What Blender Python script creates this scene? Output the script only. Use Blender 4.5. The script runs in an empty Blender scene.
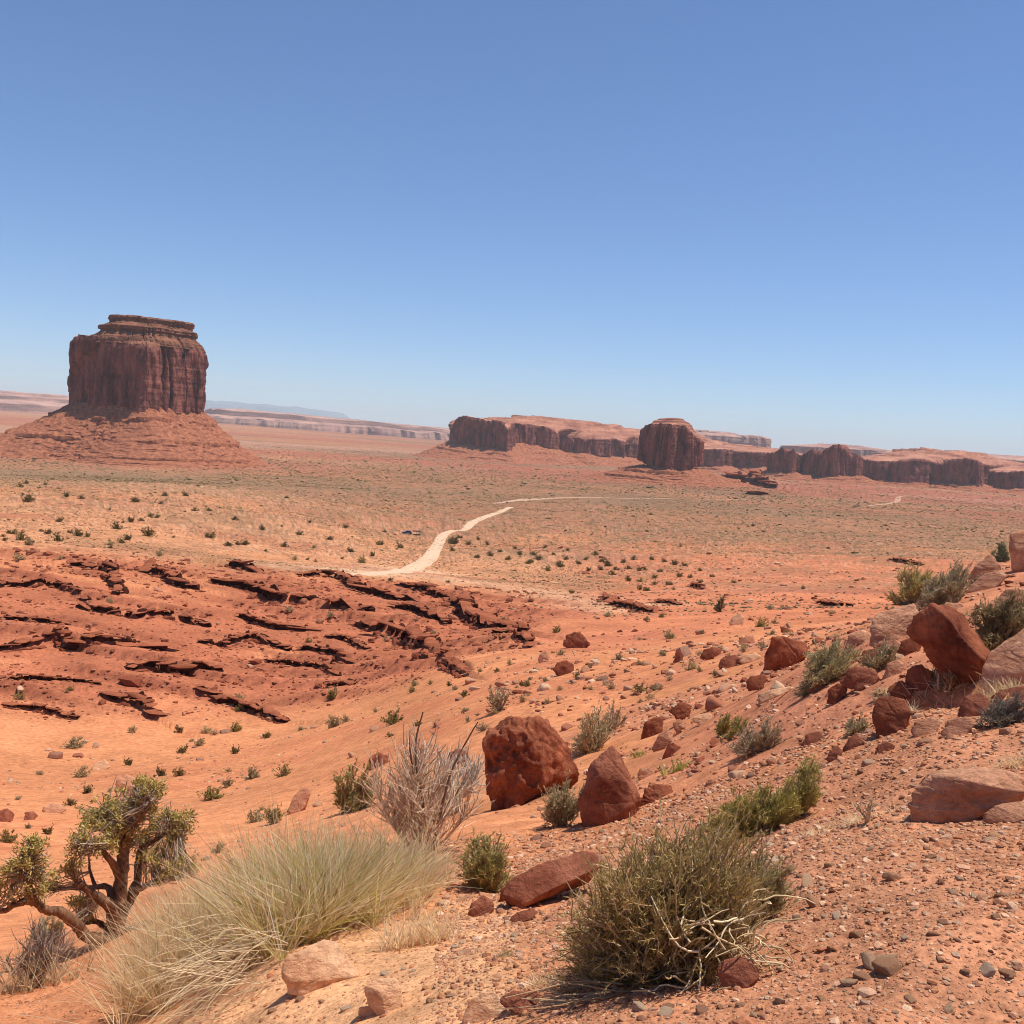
import bpy, bmesh, math
import numpy as np
from mathutils import Matrix, Vector

R = math.radians
S = bpy.context.scene
COL = S.collection

# ------------------------------------------------------------------ camera
PITCH, ROLL, F = R(4.13), R(3.35), 1024.0
cam_data = bpy.data.cameras.new("camera")
cam_data.sensor_width = 36.0
cam_data.lens = 36.0
cam_data.clip_start = 0.05
cam_data.clip_end = 250000.0
cam = bpy.data.objects.new("camera", cam_data)
COL.objects.link(cam)
cam_rot = Matrix.Rotation(math.pi / 2 - PITCH, 4, 'X') @ Matrix.Rotation(ROLL, 4, 'Z')
cam.matrix_world = cam_rot
S.camera = cam

# ------------------------------------------------------------------ sky and sun
SUN_EL, SUN_AZ = R(70.0), R(80.0)      # azimuth to the right of the view direction (+Y)
world = bpy.data.worlds.new("World")
S.world = world
world.use_nodes = True
wn = world.node_tree
wn.nodes.clear()
sky = wn.nodes.new("ShaderNodeTexSky")
sky.sky_type = 'NISHITA'
sky.sun_disc = False
sky.sun_elevation = SUN_EL
sky.sun_rotation = SUN_AZ
sky.altitude = 1700.0
sky.air_density = 1.0
sky.dust_density = 0.35
sky.ozone_density = 10.0
bg = wn.nodes.new("ShaderNodeBackground")
bg.inputs['Strength'].default_value = 0.116
wo = wn.nodes.new("ShaderNodeOutputWorld")
wn.links.new(sky.outputs[0], bg.inputs[0])
wn.links.new(bg.outputs[0], wo.inputs[0])

sun_data = bpy.data.lights.new("sun", 'SUN')
sun_data.energy = 4.35
sun_data.angle = R(0.5)
sun_data.color = (1.0, 0.93, 0.82)
sun = bpy.data.objects.new("sun", sun_data)
COL.objects.link(sun)
sun_dir = Vector((math.sin(SUN_AZ) * math.cos(SUN_EL), math.cos(SUN_AZ) * math.cos(SUN_EL), math.sin(SUN_EL)))
sun.rotation_euler = sun_dir.to_track_quat('Z', 'Y').to_euler()
sun.location = (40, 10, 60)

S.view_settings.view_transform = 'Standard'
S.view_settings.look = 'None'
S.view_settings.exposure = 0.22
S.view_settings.gamma = 1.0
S.cycles.filter_width = 1.0

# ------------------------------------------------------------------ numeric helpers
M3 = np.array(cam_rot.to_3x3())


def ray(px, py):
    """world direction(s) through photo pixel(s), scaled to horizontal length 1"""
    px = np.asarray(px, float)
    py = np.asarray(py, float)
    d = np.stack([(px - 512) / F, (512 - py) / F, -np.ones_like(px)], -1) @ M3.T
    h = np.hypot(d[..., 0], d[..., 1])
    return d / h[..., None]


def at_range(px, py, r):
    return ray(px, py) * np.asarray(r, float)[..., None]


def _hash(i, j, k, seed):
    h = (i.astype(np.int64) * 374761393 + j.astype(np.int64) * 668265263 + k.astype(np.int64) * 2147483647 + seed * 974711) & 0xFFFFFFFF
    h = ((h ^ (h >> 13)) * 1274126177) & 0xFFFFFFFF
    h = ((h ^ (h >> 16)) * 2246822519) & 0xFFFFFFFF
    return ((h ^ (h >> 15)) & 0xFFFFFF) / float(0xFFFFFF)


def vn(x, y, z=None, seed=0):
    """value noise in -1..1"""
    x = np.asarray(x, float)
    y = np.asarray(y, float)
    x, y = np.broadcast_arrays(x, y)
    xi = np.floor(x).astype(np.int64)
    yi = np.floor(y).astype(np.int64)
    fx = x - xi
    fy = y - yi
    fx = fx * fx * (3 - 2 * fx)
    fy = fy * fy * (3 - 2 * fy)
    if z is None:
        zi = np.zeros_like(xi)
        a = _hash(xi, yi, zi, seed) * (1 - fx) + _hash(xi + 1, yi, zi, seed) * fx
        b = _hash(xi, yi + 1, zi, seed) * (1 - fx) + _hash(xi + 1, yi + 1, zi, seed) * fx
        return (a * (1 - fy) + b * fy) * 2 - 1
    z = np.broadcast_to(np.asarray(z, float), x.shape)
    zi = np.floor(z).astype(np.int64)
    fz = z - zi
    fz = fz * fz * (3 - 2 * fz)
    out = 0
    for dz in (0, 1):
        a = _hash(xi, yi, zi + dz, seed) * (1 - fx) + _hash(xi + 1, yi, zi + dz, seed) * fx
        b = _hash(xi, yi + 1, zi + dz, seed) * (1 - fx) + _hash(xi + 1, yi + 1, zi + dz, seed) * fx
        out = out + (a * (1 - fy) + b * fy) * (fz if dz else 1 - fz)
    return out * 2 - 1


def fbm(x, y, z=None, oct=4, seed=0, gain=0.5):
    s, a, t, f = 0, 1.0, 0, 1.0
    for o in range(oct):
        s = s + a * vn(np.asarray(x) * f + 17.3 * o, np.asarray(y) * f + 5.1 * o, None if z is None else np.asarray(z) * f + 9.7 * o, seed + o)
        t += a
        a *= gain
        f *= 2.03
    return s / t


def sstep(a, b, x):
    t = np.clip((np.asarray(x, float) - a) / (b - a), 0, 1)
    return t * t * (3 - 2 * t)


def unit(v):
    return v / np.maximum(np.linalg.norm(v, axis=-1, keepdims=True), 1e-9)


# ------------------------------------------------------------------ object helpers
def mesh_data(name, V, faces, mat=None, col=None, smooth=True):
    """faces: list of int arrays (n,3) / (n,4)"""
    V = np.asarray(V, np.float32)
    me = bpy.data.meshes.new(name)
    me.vertices.add(len(V))
    me.vertices.foreach_set('co', V.ravel())
    faces = [np.asarray(f, np.int32) for f in faces if len(f)]
    nl = sum(f.size for f in faces)
    npoly = sum(len(f) for f in faces)
    me.loops.add(nl)
    me.loops.foreach_set('vertex_index', np.concatenate([f.ravel() for f in faces]))
    me.polygons.add(npoly)
    starts, off = [], 0
    for f in faces:
        starts.append(off + np.arange(len(f)) * f.shape[1])
        off += f.size
    me.polygons.foreach_set('loop_start', np.concatenate(starts).astype(np.int32))
    me.polygons.foreach_set('use_smooth', np.full(npoly, bool(smooth)))
    if col is not None:
        ca = me.color_attributes.new('tint', 'FLOAT_COLOR', 'POINT')
        c4 = np.ones((len(V), 4), np.float32)
        c4[:, :3] = col
        ca.data.foreach_set('color', c4.ravel())
    if mat:
        me.materials.append(mat)
    me.update(calc_edges=True)
    me.validate()
    return me


def tag(o, label=None, cat=None, group=None, kind=None):
    for k, v in (('label', label), ('category', cat), ('group', group), ('kind', kind)):
        if v:
            o[k] = v
    return o


def single(name, V, faces, mat, origin=None, col=None, smooth=True, **kw):
    """a top-level thing (or setting) that is one mesh; V in world coordinates"""
    V = np.asarray(V, float)
    o0 = np.zeros(3) if origin is None else np.asarray(origin, float)
    ob = bpy.data.objects.new(name, mesh_data(name, V - o0, faces, mat, col, smooth))
    ob.location = o0
    COL.objects.link(ob)
    return tag(ob, **kw)


def empty(name, origin, **kw):
    o = bpy.data.objects.new(name, None)
    o.empty_display_size = 0.2
    o.location = origin
    COL.objects.link(o)
    return tag(o, **kw)


def root_of(o):
    p = np.zeros(3)
    while o is not None:
        p = p + np.array(o.location)
        o = o.parent
    return p


def part(name, V, faces, mat, parent, col=None, smooth=True, label=None):
    """a child mesh; V in world coordinates (parents carry no rotation while building)"""
    ob = bpy.data.objects.new(name, mesh_data(name, np.asarray(V, float) - root_of(parent), faces, mat, col, smooth))
    ob.parent = parent
    COL.objects.link(ob)
    return tag(ob, label=label)


def copy_tree(o, parent=None):
    c = o.copy()
    COL.objects.link(c)
    if parent is not None:
        c.parent = parent
    for ch in o.children:
        copy_tree(ch, c)
    return c


def grid_faces(nr, nc, wrap=False):
    i = np.arange(nr - 1)[:, None]
    j = np.arange(nc if wrap else nc - 1)[None, :]
    j2 = (j + 1) % nc
    return np.stack([i * nc + j, i * nc + j2, (i + 1) * nc + j2, (i + 1) * nc + j], -1).reshape(-1, 4)


# ------------------------------------------------------------------ materials
class NT:
    def __init__(s, mat):
        mat.use_nodes = True
        s.t = mat.node_tree
        s.b = s.t.nodes['Principled BSDF']

    def n(s, typ, **kw):
        nd = s.t.nodes.new(typ)
        for k, v in kw.items():
            if k.startswith('i_'):
                nd.inputs[k[2:].replace('_', ' ')].default_value = v
            else:
                setattr(nd, k, v)
        return nd

    def l(s, a, b):
        s.t.links.new(a, b)

    def noise(s, vec, scale, detail=4, rough=0.55, dist=0.0):
        nd = s.n('ShaderNodeTexNoise', i_Scale=scale, i_Detail=detail, i_Roughness=rough, i_Distortion=dist)
        s.l(vec, nd.inputs['Vector'])
        return nd.outputs['Fac']

    def ramp(s, fac, stops):
        nd = s.n('ShaderNodeValToRGB')
        e = nd.color_ramp.elements
        while len(e) < len(stops):
            e.new(0.5)
        for el, (p, c) in zip(e, stops):
            el.position = p
            el.color = (c, c, c, 1) if np.isscalar(c) else (*c, 1)
        s.l(fac, nd.inputs[0])
        return nd.outputs[0]

    def mix(s, a, b, fac=1.0, mode='MULTIPLY'):
        nd = s.n('ShaderNodeMix', data_type='RGBA', blend_type=mode)
        for sock, v in ((nd.inputs[6], a), (nd.inputs[7], b), (nd.inputs[0], fac)):
            if isinstance(v, bpy.types.NodeSocket):
                s.l(v, sock)
            elif sock == nd.inputs[0]:
                sock.default_value = v
            else:
                sock.default_value = (v, v, v, 1) if np.isscalar(v) else (*v, 1)
        return nd.outputs[2]

    def bump(s, height, dist, strength=1.0, prev=None):
        nd = s.n('ShaderNodeBump', i_Distance=dist, i_Strength=strength)
        s.l(height, nd.inputs['Height'])
        if prev:
            s.l(prev, nd.inputs['Normal'])
        return nd.outputs[0]

    def coords(s, kind='Object', scale=None):
        tc = s.n('ShaderNodeTexCoord')
        v = tc.outputs[kind]
        if scale:
            m = s.n('ShaderNodeMapping')
            m.inputs['Scale'].default_value = scale
            s.l(v, m.inputs[0])
            v = m.outputs[0]
        return v


def mat_ground():
    m = bpy.data.materials.new("desert_ground")
    t = NT(m)
    v = t.coords()
    at = t.n('ShaderNodeAttribute', attribute_name='tint').outputs['Color']
    fine = t.ramp(t.noise(v, 38.0, 6, 0.7), [(0.3, 0.52), (0.5, 1.0), (0.72, 1.38)])
    mid = t.ramp(t.noise(v, 2.1, 7, 0.62), [(0.32, 0.72), (0.68, 1.22)])
    big = t.ramp(t.noise(v, 0.09, 7, 0.65), [(0.35, 0.84), (0.65, 1.14)])
    c = t.mix(t.mix(t.mix(at, fine), mid), big)
    t.l(c, t.b.inputs['Base Color'])
    t.b.inputs['Roughness'].default_value = 0.95
    t.b.inputs['Specular IOR Level'].default_value = 0.0
    b1 = t.bump(t.noise(v, 0.8, 8, 0.62), 0.10)
    b2 = t.bump(t.noise(v, 26.0, 5, 0.65), 0.012, 1.0, b1)
    t.l(b2, t.b.inputs['Normal'])
    return m


def mat_rock(name, base, dark, scale, streak=(1, 1, 1), bump=0.05, tint=False, contrast=1.0):
    """sandstone: two tones, fine grain, optional stretched streaks; scale = features per metre"""
    m = bpy.data.materials.new(name)
    t = NT(m)
    v = t.coords()
    vs = t.coords('Object', streak)
    a = t.ramp(t.noise(vs, scale, 7, 0.62, 0.4), [(0.34, dark), (0.62, base)])
    g = t.ramp(t.noise(v, scale * 9, 6, 0.7), [(0.28, 1 - 0.38 * contrast), (0.52, 1.0), (0.75, 1 + 0.25 * contrast)])
    c = t.mix(a, g)
    if tint:
        c = t.mix(c, t.n('ShaderNodeAttribute', attribute_name='tint').outputs['Color'])
    t.l(c, t.b.inputs['Base Color'])
    t.b.inputs['Roughness'].default_value = 0.93
    t.b.inputs['Specular IOR Level'].default_value = 0.03
    b1 = t.bump(t.noise(vs, scale * 2.2, 8, 0.65), bump)
    b2 = t.bump(t.noise(v, scale * 16, 4, 0.7), bump * 0.16, 1.0, b1)
    t.l(b2, t.b.inputs['Normal'])
    return m


def mat_plant(name, rough=0.75, trans=0.0, vary=0.0):
    m = bpy.data.materials.new(name)
    t = NT(m)
    at = t.n('ShaderNodeAttribute', attribute_name='tint').outputs['Color']
    c = at
    if vary:
        oi = t.n('ShaderNodeObjectInfo')
        c = t.mix(c, t.ramp(oi.outputs['Random'], [(0.0, (1 - vary, 1 - vary * 1.1, 1 - vary)), (0.5, (1.0, 1.0, 1.0)), (1.0, (1 + vary * 1.25, 1 + vary * 0.9, 1 + vary * 0.7))]))
    t.l(c, t.b.inputs['Base Color'])
    t.b.inputs['Roughness'].default_value = rough
    t.b.inputs['Specular IOR Level'].default_value = 0.02
    if trans:
        tr = t.n('ShaderNodeBsdfTranslucent')
        t.l(c, tr.inputs['Color'])
        mx = t.n('ShaderNodeMixShader')
        mx.inputs[0].default_value = trans
        t.l(t.b.outputs[0], mx.inputs[1])
        t.l(tr.outputs[0], mx.inputs[2])
        t.l(mx.outputs[0], t.t.nodes['Material Output'].inputs['Surface'])
    return m


def mat_plain(name, col, rough=0.5, metal=0.0):
    m = bpy.data.materials.new(name)
    t = NT(m)
    v = t.coords()
    t.l(t.mix(col, t.ramp(t.noise(v, 5.0, 5), [(0.3, 0.85), (0.7, 1.1)])), t.b.inputs['Base Color'])
    t.b.inputs['Roughness'].default_value = rough
    t.b.inputs['Metallic'].default_value = metal
    return m


MG = mat_ground()
M_CLIFF = mat_rock("cliff_sandstone", (0.36, 0.135, 0.098), (0.095, 0.036, 0.034), 0.055, (1, 1, 0.33), 4.5)  # walls darker than the slopes: some of their shade put into the colour
M_CAP = mat_rock("layered_caprock", (0.31, 0.135, 0.08), (0.13, 0.052, 0.034), 0.09, (0.25, 0.25, 1.6), 1.6)
M_TALUS = mat_rock("talus_rubble", (0.48, 0.190, 0.102), (0.24, 0.08, 0.047), 0.16, (1, 1, 1), 1.6, contrast=1.3)
M_SLICK = mat_rock("pale_slickrock", (0.54, 0.25, 0.16), (0.27, 0.105, 0.075), 0.02, (0.5, 0.5, 3.0), 2.5)
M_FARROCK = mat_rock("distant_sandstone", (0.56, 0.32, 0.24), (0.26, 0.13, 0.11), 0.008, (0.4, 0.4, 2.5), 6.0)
M_HILL = mat_rock("hazy_wooded_range", (0.22, 0.27, 0.32), (0.18, 0.23, 0.28), 0.002, (1, 1, 1), 10.0)  # pale blue of the distant haze put into the range's own colour
M_LEDGE = mat_rock("ledge_rock", (1.0, 1.0, 1.0), (0.6, 0.55, 0.52), 0.9, (0.5, 0.5, 2.5), 0.25, tint=True)
M_REDROCK = mat_rock("red_boulder_rock", (0.40, 0.155, 0.09), (0.20, 0.06, 0.035), 2.4, (1, 1, 1), 0.05)
M_DARKRED = mat_rock("dark_red_boulder_rock", (0.38, 0.13, 0.068), (0.14, 0.040, 0.024), 2.0, (1, 1, 1), 0.06)
M_PALEROCK = mat_rock("pale_boulder_rock", (0.76, 0.46, 0.27), (0.58, 0.29, 0.155), 3.0, (1, 1, 1.6), 0.03)
M_SLAB = mat_rock("pinkish_slab_rock", (0.62, 0.32, 0.19), (0.42, 0.18, 0.10), 3.0, (1, 1, 2.0), 0.045)
M_STONE = mat_rock("loose_stone", (1.0, 1.0, 1.0), (0.72, 0.66, 0.62), 9.0, (1, 1, 1), 0.008, tint=True)
M_LEAF = mat_plant("shrub_leaves", 0.7, 0.25)
M_LEAFV = mat_plant("scattered_shrub_leaves", 0.75, 0.2, 0.25)
M_GRASS = mat_plant("dry_grass_blades", 0.65, 0.55)
M_TWIG = mat_plant("dry_twigs", 0.85)

# ------------------------------------------------------------------ terrain: ln(drop below the eye) over (bearing, ln range)
CP = [
    # x, y, range : left side
    (50, 1018, 7.5), (50, 930, 15.5), (50, 850, 38), (50, 805, 62), (50, 765, 96), (50, 715, 122), (50, 640, 165),
    (50, 590, 215), (50, 562, 270), (50, 520, 440), (50, 480, 820),
    (180, 1015, 4.9), (180, 900, 13), (180, 830, 40), (180, 760, 92), (180, 715, 125), (180, 640, 172), (180, 575, 265),
    (180, 530, 470), (180, 480, 900),
    # centre left
    (300, 1020, 3.6), (300, 935, 5.0), (330, 850, 11), (300, 815, 38), (300, 780, 56), (300, 722, 118), (300, 670, 158),
    (300, 620, 208), (300, 578, 285), (300, 552, 420), (300, 515, 640), (300, 490, 950),
    # centre
    (420, 1020, 3.1), (420, 920, 5.0), (420, 850, 8.5), (420, 760, 42), (420, 700, 90), (420, 660, 150), (430, 600, 250), (430, 570, 390),
    (430, 540, 660), (512, 1020, 2.85), (512, 930, 4.3), (512, 880, 6.2), (512, 812, 13), (512, 700, 50), (512, 660, 105),
    (512, 630, 180), (512, 600, 265), (512, 575, 400), (512, 540, 660), (512, 500, 1100),
    # centre right
    (620, 1020, 2.65), (620, 930, 3.9), (620, 820, 8.6), (620, 760, 17), (620, 700, 42), (620, 650, 105), (620, 615, 215),
    (620, 580, 420), (620, 540, 740),
    (720, 1020, 2.5), (720, 955, 3.4), (720, 850, 5.6), (720, 790, 8.2), (720, 740, 14), (720, 690, 27), (720, 655, 55), (720, 625, 130),
    (720, 590, 300), (720, 560, 520), (720, 530, 860),
    # right hillock
    (850, 1020, 2.4), (850, 920, 3.3), (850, 835, 4.8), (850, 770, 7.2), (840, 700, 11), (815, 672, 15.5), (840, 650, 24), (840, 628, 80), (840, 600, 240), (840, 560, 560),
    (950, 1020, 2.35), (950, 900, 3.45), (950, 822, 4.9), (950, 740, 7.4), (950, 690, 9.6), (950, 630, 12.5), (940, 604, 14.6),
    (940, 612, 24), (940, 620, 80), (940, 605, 240), (940, 560, 560),
    (1020, 1020, 2.3), (1020, 820, 5.0), (1020, 720, 8.0), (1020, 650, 11), (1020, 570, 17), (1020, 580, 26), (1020, 605, 80), (1020, 595, 240), (1020, 560, 600),
    (1240, 900, 3.6), (1240, 650, 9), (1240, 560, 18), (1240, 600, 80), (1240, 600, 260), (1240, 575, 600),
    (-250, 1000, 7), (-250, 830, 38), (-250, 740, 100), (-250, 600, 200), (-250, 510, 500),
]
KT = 2.6
cp = np.array(CP, float)
cd = ray(cp[:, 0], cp[:, 1])
c_th = np.arctan2(cd[:, 0], cd[:, 1]) * KT
c_lr = np.log(cp[:, 2])
c_val = np.log(-cd[:, 2] * cp[:, 2])
ext = [(a * KT, math.log(r), math.log(d)) for a in (-0.95, -0.45, 0, 0.45, 0.95) for r, d in ((0.4, 1.52), (1.3, 1.5))]
ext += [(a * KT, math.log(1400), math.log(70)) for a in (-0.95, -0.45, -0.2, 0, 0.2, 0.45, 0.95)]
ext += [(a * KT, math.log(6000), math.log(70)) for a in (-0.95, -0.4, 0, 0.4, 0.95)]
ext += [(0.95 * KT, math.log(15), math.log(1.9)), (0.95 * KT, math.log(100), math.log(15)), (-0.95 * KT, math.log(15), math.log(6.5)), (-0.95 * KT, math.log(100), math.log(32))]
ext = np.array(ext)
c_th = np.concatenate([c_th, ext[:, 0]])
c_lr = np.concatenate([c_lr, ext[:, 1]])
c_val = np.concatenate([c_val, ext[:, 2]])


def _tps(d2):
    return 0.5 * d2 * np.log(d2 + 1e-12)


_n = len(c_th)
_A = np.zeros((_n + 3, _n + 3))
_A[:_n, :_n] = _tps((c_th[:, None] - c_th) ** 2 + (c_lr[:, None] - c_lr) ** 2) + 0.004 * np.eye(_n)
_P = np.stack([np.ones(_n), c_th, c_lr], 1)
_A[:_n, _n:] = _P
_A[_n:, :_n] = _P.T
_w = np.linalg.solve(_A, np.concatenate([c_val, np.zeros(3)]))


def base_z(th, r):
    sh = th.shape
    t = (np.clip(th, -0.95, 0.95) * KT).ravel()
    l = np.log(np.clip(r, 0.4, 6000)).ravel()
    out = _w[_n] + _w[_n + 1] * t + _w[_n + 2] * l
    for i in range(_n):
        out += _w[i] * _tps((t - c_th[i]) ** 2 + (l - c_lr[i]) ** 2)
    drop = np.exp(np.clip(out, math.log(1.25), math.log(74))).reshape(sh)
    k = sstep(700, 1500, r)
    return -(drop * (1 - k) + 70 * k)


# table grid: fine inside the view, coarse elsewhere
th_in = np.linspace(-0.56, 0.56, 820)
th_out = np.concatenate([np.linspace(0.585, math.pi - 0.04, 60)])
TH = np.concatenate([-th_out[::-1], th_in, th_out])
RR = np.concatenate([np.exp(np.linspace(math.log(0.35), math.log(1.2), 20))[:-1],
                     np.exp(np.linspace(math.log(1.2), math.log(420), 720))[:-1],
                     np.exp(np.linspace(math.log(420), math.log(65000), 250))])
NT_, NR_ = len(TH), len(RR)
# the slow spline on a coarser lattice, then bilinear
thc = np.concatenate([-th_out[::-1][::3], np.linspace(-0.56, 0.56, 220), th_out[::3]])
thc = np.unique(np.concatenate([thc, [TH[0], TH[-1]]]))
rc = np.exp(np.linspace(math.log(0.35), math.log(65000), 300))
zc = np.log(-base_z(*np.meshgrid(thc, rc)))


def bilin(tab, xs, ys, x, y):
    i = np.clip(np.searchsorted(xs, x) - 1, 0, len(xs) - 2)
    j = np.clip(np.searchsorted(ys, y) - 1, 0, len(ys) - 2)
    fx = np.clip((x - xs[i]) / (xs[i + 1] - xs[i]), 0, 1)
    fy = np.clip((y - ys[j]) / (ys[j + 1] - ys[j]), 0, 1)
    return (tab[j, i] * (1 - fx) + tab[j, i + 1] * fx) * (1 - fy) + (tab[j + 1, i] * (1 - fx) + tab[j + 1, i + 1] * fx) * fy


TT, RG = np.meshgrid(TH, RR)
GX, GY = np.sin(TT) * RG, np.cos(TT) * RG
GZ = -np.exp(bilin(zc, thc, np.log(rc), TT, np.log(RG)))
BASE_Z = GZ.copy()


def cast(px, py, Z=None, lo=1.2, hi=30000):
    """photo pixel -> first point of the terrain along its ray (numpy arrays welcome)"""
    Z = GZ if Z is None else Z
    px = np.atleast_1d(np.asarray(px, float))
    py = np.atleast_1d(np.asarray(py, float))
    d = ray(px, py)
    th = np.arctan2(d[:, 0], d[:, 1])
    rs = np.exp(np.linspace(math.log(lo), math.log(hi), 3500))
    lr = np.log(RR)
    out = np.zeros((len(px), 3))
    for k in range(len(px)):
        zt = bilin(Z, TH, lr, np.full_like(rs, th[k]), np.log(rs))
        f = d[k, 2] * rs - zt
        hit = np.nonzero(f <= 0)[0]
        i = hit[0] if len(hit) else len(rs) - 1
        if i > 0 and len(hit):
            a, b = f[i - 1], f[i]
            r = rs[i - 1] + (rs[i] - rs[i - 1]) * a / (a - b)
        else:
            r = rs[i]
        out[k] = d[k] * r
    return out


def ground_z(x, y):
    x = np.asarray(x, float)
    y = np.asarray(y, float)
    return bilin(GZ, TH, np.log(RR), np.arctan2(x, y), np.log(np.maximum(np.hypot(x, y), 0.36)))


# ---- steps of the ledges (each polyline is the foot of a dark rock face in the red ground)
LEDGES = [
    # pixels, face height in pixels, words
    ([(142, 571), (164, 582), (179, 592), (196, 594)], 8, "short dark red ledge dropping down from the red crest beneath the pale sand"),
    ([(72, 571), (97, 575), (110, 582), (118, 597)], 7, "broken hooked ledge of dark rock at the far left crest of the red ground"),
    ([(0, 587), (18, 590), (56, 590), (84, 603)], 5, "thin red ledge touching the left edge, uppermost of the ledges there"),
    ([(75, 613), (100, 619), (123, 622), (164, 621), (187, 625), (206, 632)], 6, "long wavy dark ledge across the middle of the left red slope"),
    ([(0, 653), (22, 651), (59, 648), (73, 656), (111, 655), (156, 658)], 8, "blocky ledge reaching the left edge with square cracked blocks"),
    ([(200, 645), (223, 647), (249, 643), (267, 647), (286, 654)], 6, "short red ledge with a pile of fallen blocks at its right end"),
    ([(129, 677), (152, 674), (170, 680), (218, 680)], 8, "crumbling dark ledge with blocks, third row up from the orange sand"),
    ([(0, 688), (26, 683), (60, 687), (94, 690)], 4, "thin low ledge starting at the left edge just above the rubble slope"),
    ([(108, 706), (132, 711), (153, 722)], 9, "lowest dark broken ledge standing right at the edge of the orange sand"),
    ([(198, 701), (226, 710), (249, 717), (283, 727)], 7, "low ledge beside a green bush above the orange sand"),
    ([(209, 587), (243, 594), (270, 604), (296, 605), (334, 613), (366, 624)], 9, "longest dark ledge, a shadowed wall sloping down through the middle of the red ground"),
    ([(359, 630), (390, 638), (415, 649), (434, 660)], 12, "tall black shadowed ledge continuing below the longest ledge"),
    ([(421, 663), (446, 669), (468, 677)], 8, "last short step of dark ledge above the boulder strewn sand"),
    ([(228, 568), (253, 574)], 8, "isolated dark block of ledge on the crest below the pale sand"),
    ([(302, 580), (331, 580), (359, 590), (387, 597), (416, 601)], 7, "upper ledge starting directly below the end of the pale road"),
    ([(449, 608), (465, 620), (487, 634), (504, 639)], 12, "tall jagged dark cliff ledge at the right end of the red ground"),
    ([(491, 646), (512, 645), (530, 652)], 7, "dark rubbly ledge just below the tall jagged cliff ledge"),
    ([(259, 664), (277, 668), (315, 673), (338, 681)], 5, "faint crumbled ledge in the middle of the rubble below the longest ledge"),
    ([(320, 693), (352, 694)], 6, "small dark ledge pair just above the orange sand with a grey bush"),
    ([(603, 598), (624, 608), (643, 615), (656, 617)], 6, "dark edged slab ledge right of the red ground, tilted towards the wash"),
    ([(655, 604), (677, 610)], 4, "thin sliver of ledge behind the tilted slab ledge"),
    ([(815, 602), (832, 604), (850, 605)], 4, "thin dark ledge in pink ground left of the grassy hump"),
    ([(888, 561), (905, 563), (922, 565)], 3, "thin dark ledge far out on the pink ground behind the grassy hump"),
    ([(724, 480), (738, 484), (752, 485), (770, 488)], 8, "dark low ledge on the red apron below the buttes"),
    ([(745, 494), (757, 495), (768, 495)], 3, "thin lower ledge on the red apron below the buttes"),
    ([(238, 620), (268, 631), (302, 636)], 6, "dark ledge between the longest ledge and the short one with fallen blocks"),
    ([(392, 612), (418, 620), (444, 631)], 7, "rubbly ledge crossing the block field between the two right-hand long ledges"),
    ([(298, 655), (328, 660), (354, 669)], 6, "low dark ledge under the lower part of the longest ledge"),
    ([(0, 622), (34, 627), (68, 632)], 4, "thin red ledge on the left slope, ending left of the long wavy ledge"),
    ([(328, 640), (348, 645), (366, 652)], 5, "short stub of ledge tucked behind the tall black ledge"),
    ([(4, 708), (38, 713), (74, 720)], 5, "faint ledge low on the rubble slope at the left, just above the sand"),
    ([(398, 588), (424, 596), (450, 604)], 6, "ledge joining the upper road-side ledge to the tall jagged cliff ledge"),
    ([(690, 587), (703, 590)], 4, "small dark ledge block among shrubs at the edge of the wash"),
]
TT_ = TT.ravel()
x_, y_ = GX.ravel(), GY.ravel()
rng0 = np.random.default_rng(5)
ledge_geo = []
dz = np.zeros(len(x_))
for poly, hpx, _txt in LEDGES:
    pts = cast([p[0] for p in poly], [p[1] for p in poly], BASE_Z)[:, :2]
    rm = np.hypot(pts[:, 0], pts[:, 1]).mean()
    h = hpx * rm / F * 1.06
    ledge_geo.append((pts, h, rm))
    lo, hi = pts.min(0) - 40 - h * 8, pts.max(0) + 40 + h * 8
    m = np.nonzero((x_ > lo[0]) & (x_ < hi[0]) & (y_ > lo[1]) & (y_ < hi[1]))[0]
    if len(m) == 0:
        continue
    qx, qy = x_[m], y_[m]
    best = np.full(len(m), 1e9)
    side = np.zeros(len(m))
    along = np.zeros(len(m))
    for a, b in zip(pts[:-1], pts[1:]):
        ab = b - a
        L2 = (ab ** 2).sum()
        t = ((qx - a[0]) * ab[0] + (qy - a[1]) * ab[1]) / L2
        tc = np.clip(t, 0, 1)
        dx, dy = qx - a[0] - tc * ab[0], qy - a[1] - tc * ab[1]
        d = np.hypot(dx, dy)
        nb = d < best
        nrm = np.array([-ab[1], ab[0]])
        if nrm @ (a + b) < 0:
            nrm = -nrm
        s = (dx * nrm[0] + dy * nrm[1])
        best = np.where(nb, d, best)
        side = np.where(nb, s, side)
    ramp_ = np.where(side > 0, sstep(0.1 * h, 0.75 * h, best) * np.exp(-np.maximum(best - h, 0) / (6.5 * h)), 0)
    ends = np.minimum(np.hypot(qx - pts[0][0], qy - pts[0][1]), np.hypot(qx - pts[-1][0], qy - pts[-1][1]))
    dz[m] = np.maximum(dz[m], h * ramp_ * 0.92 * (0.35 + 0.65 * sstep(0, 5 * h, ends)))
GZ = BASE_Z + dz.reshape(GZ.shape)

# ---- hollows scooped under the leaning slab and beside a stone
for px_, py_, rad, dep in ((938, 694, 38, 40), (952, 704, 22, 10), (820, 702, 9, 8)):
    q = cast([px_], [py_])[0]
    sc = np.linalg.norm(q) / F
    dd = np.hypot(GX - q[0], (GY - q[1]) * 0.6)
    GZ = GZ - dep * sc * np.exp(-(dd / (rad * sc)) ** 6)

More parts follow.
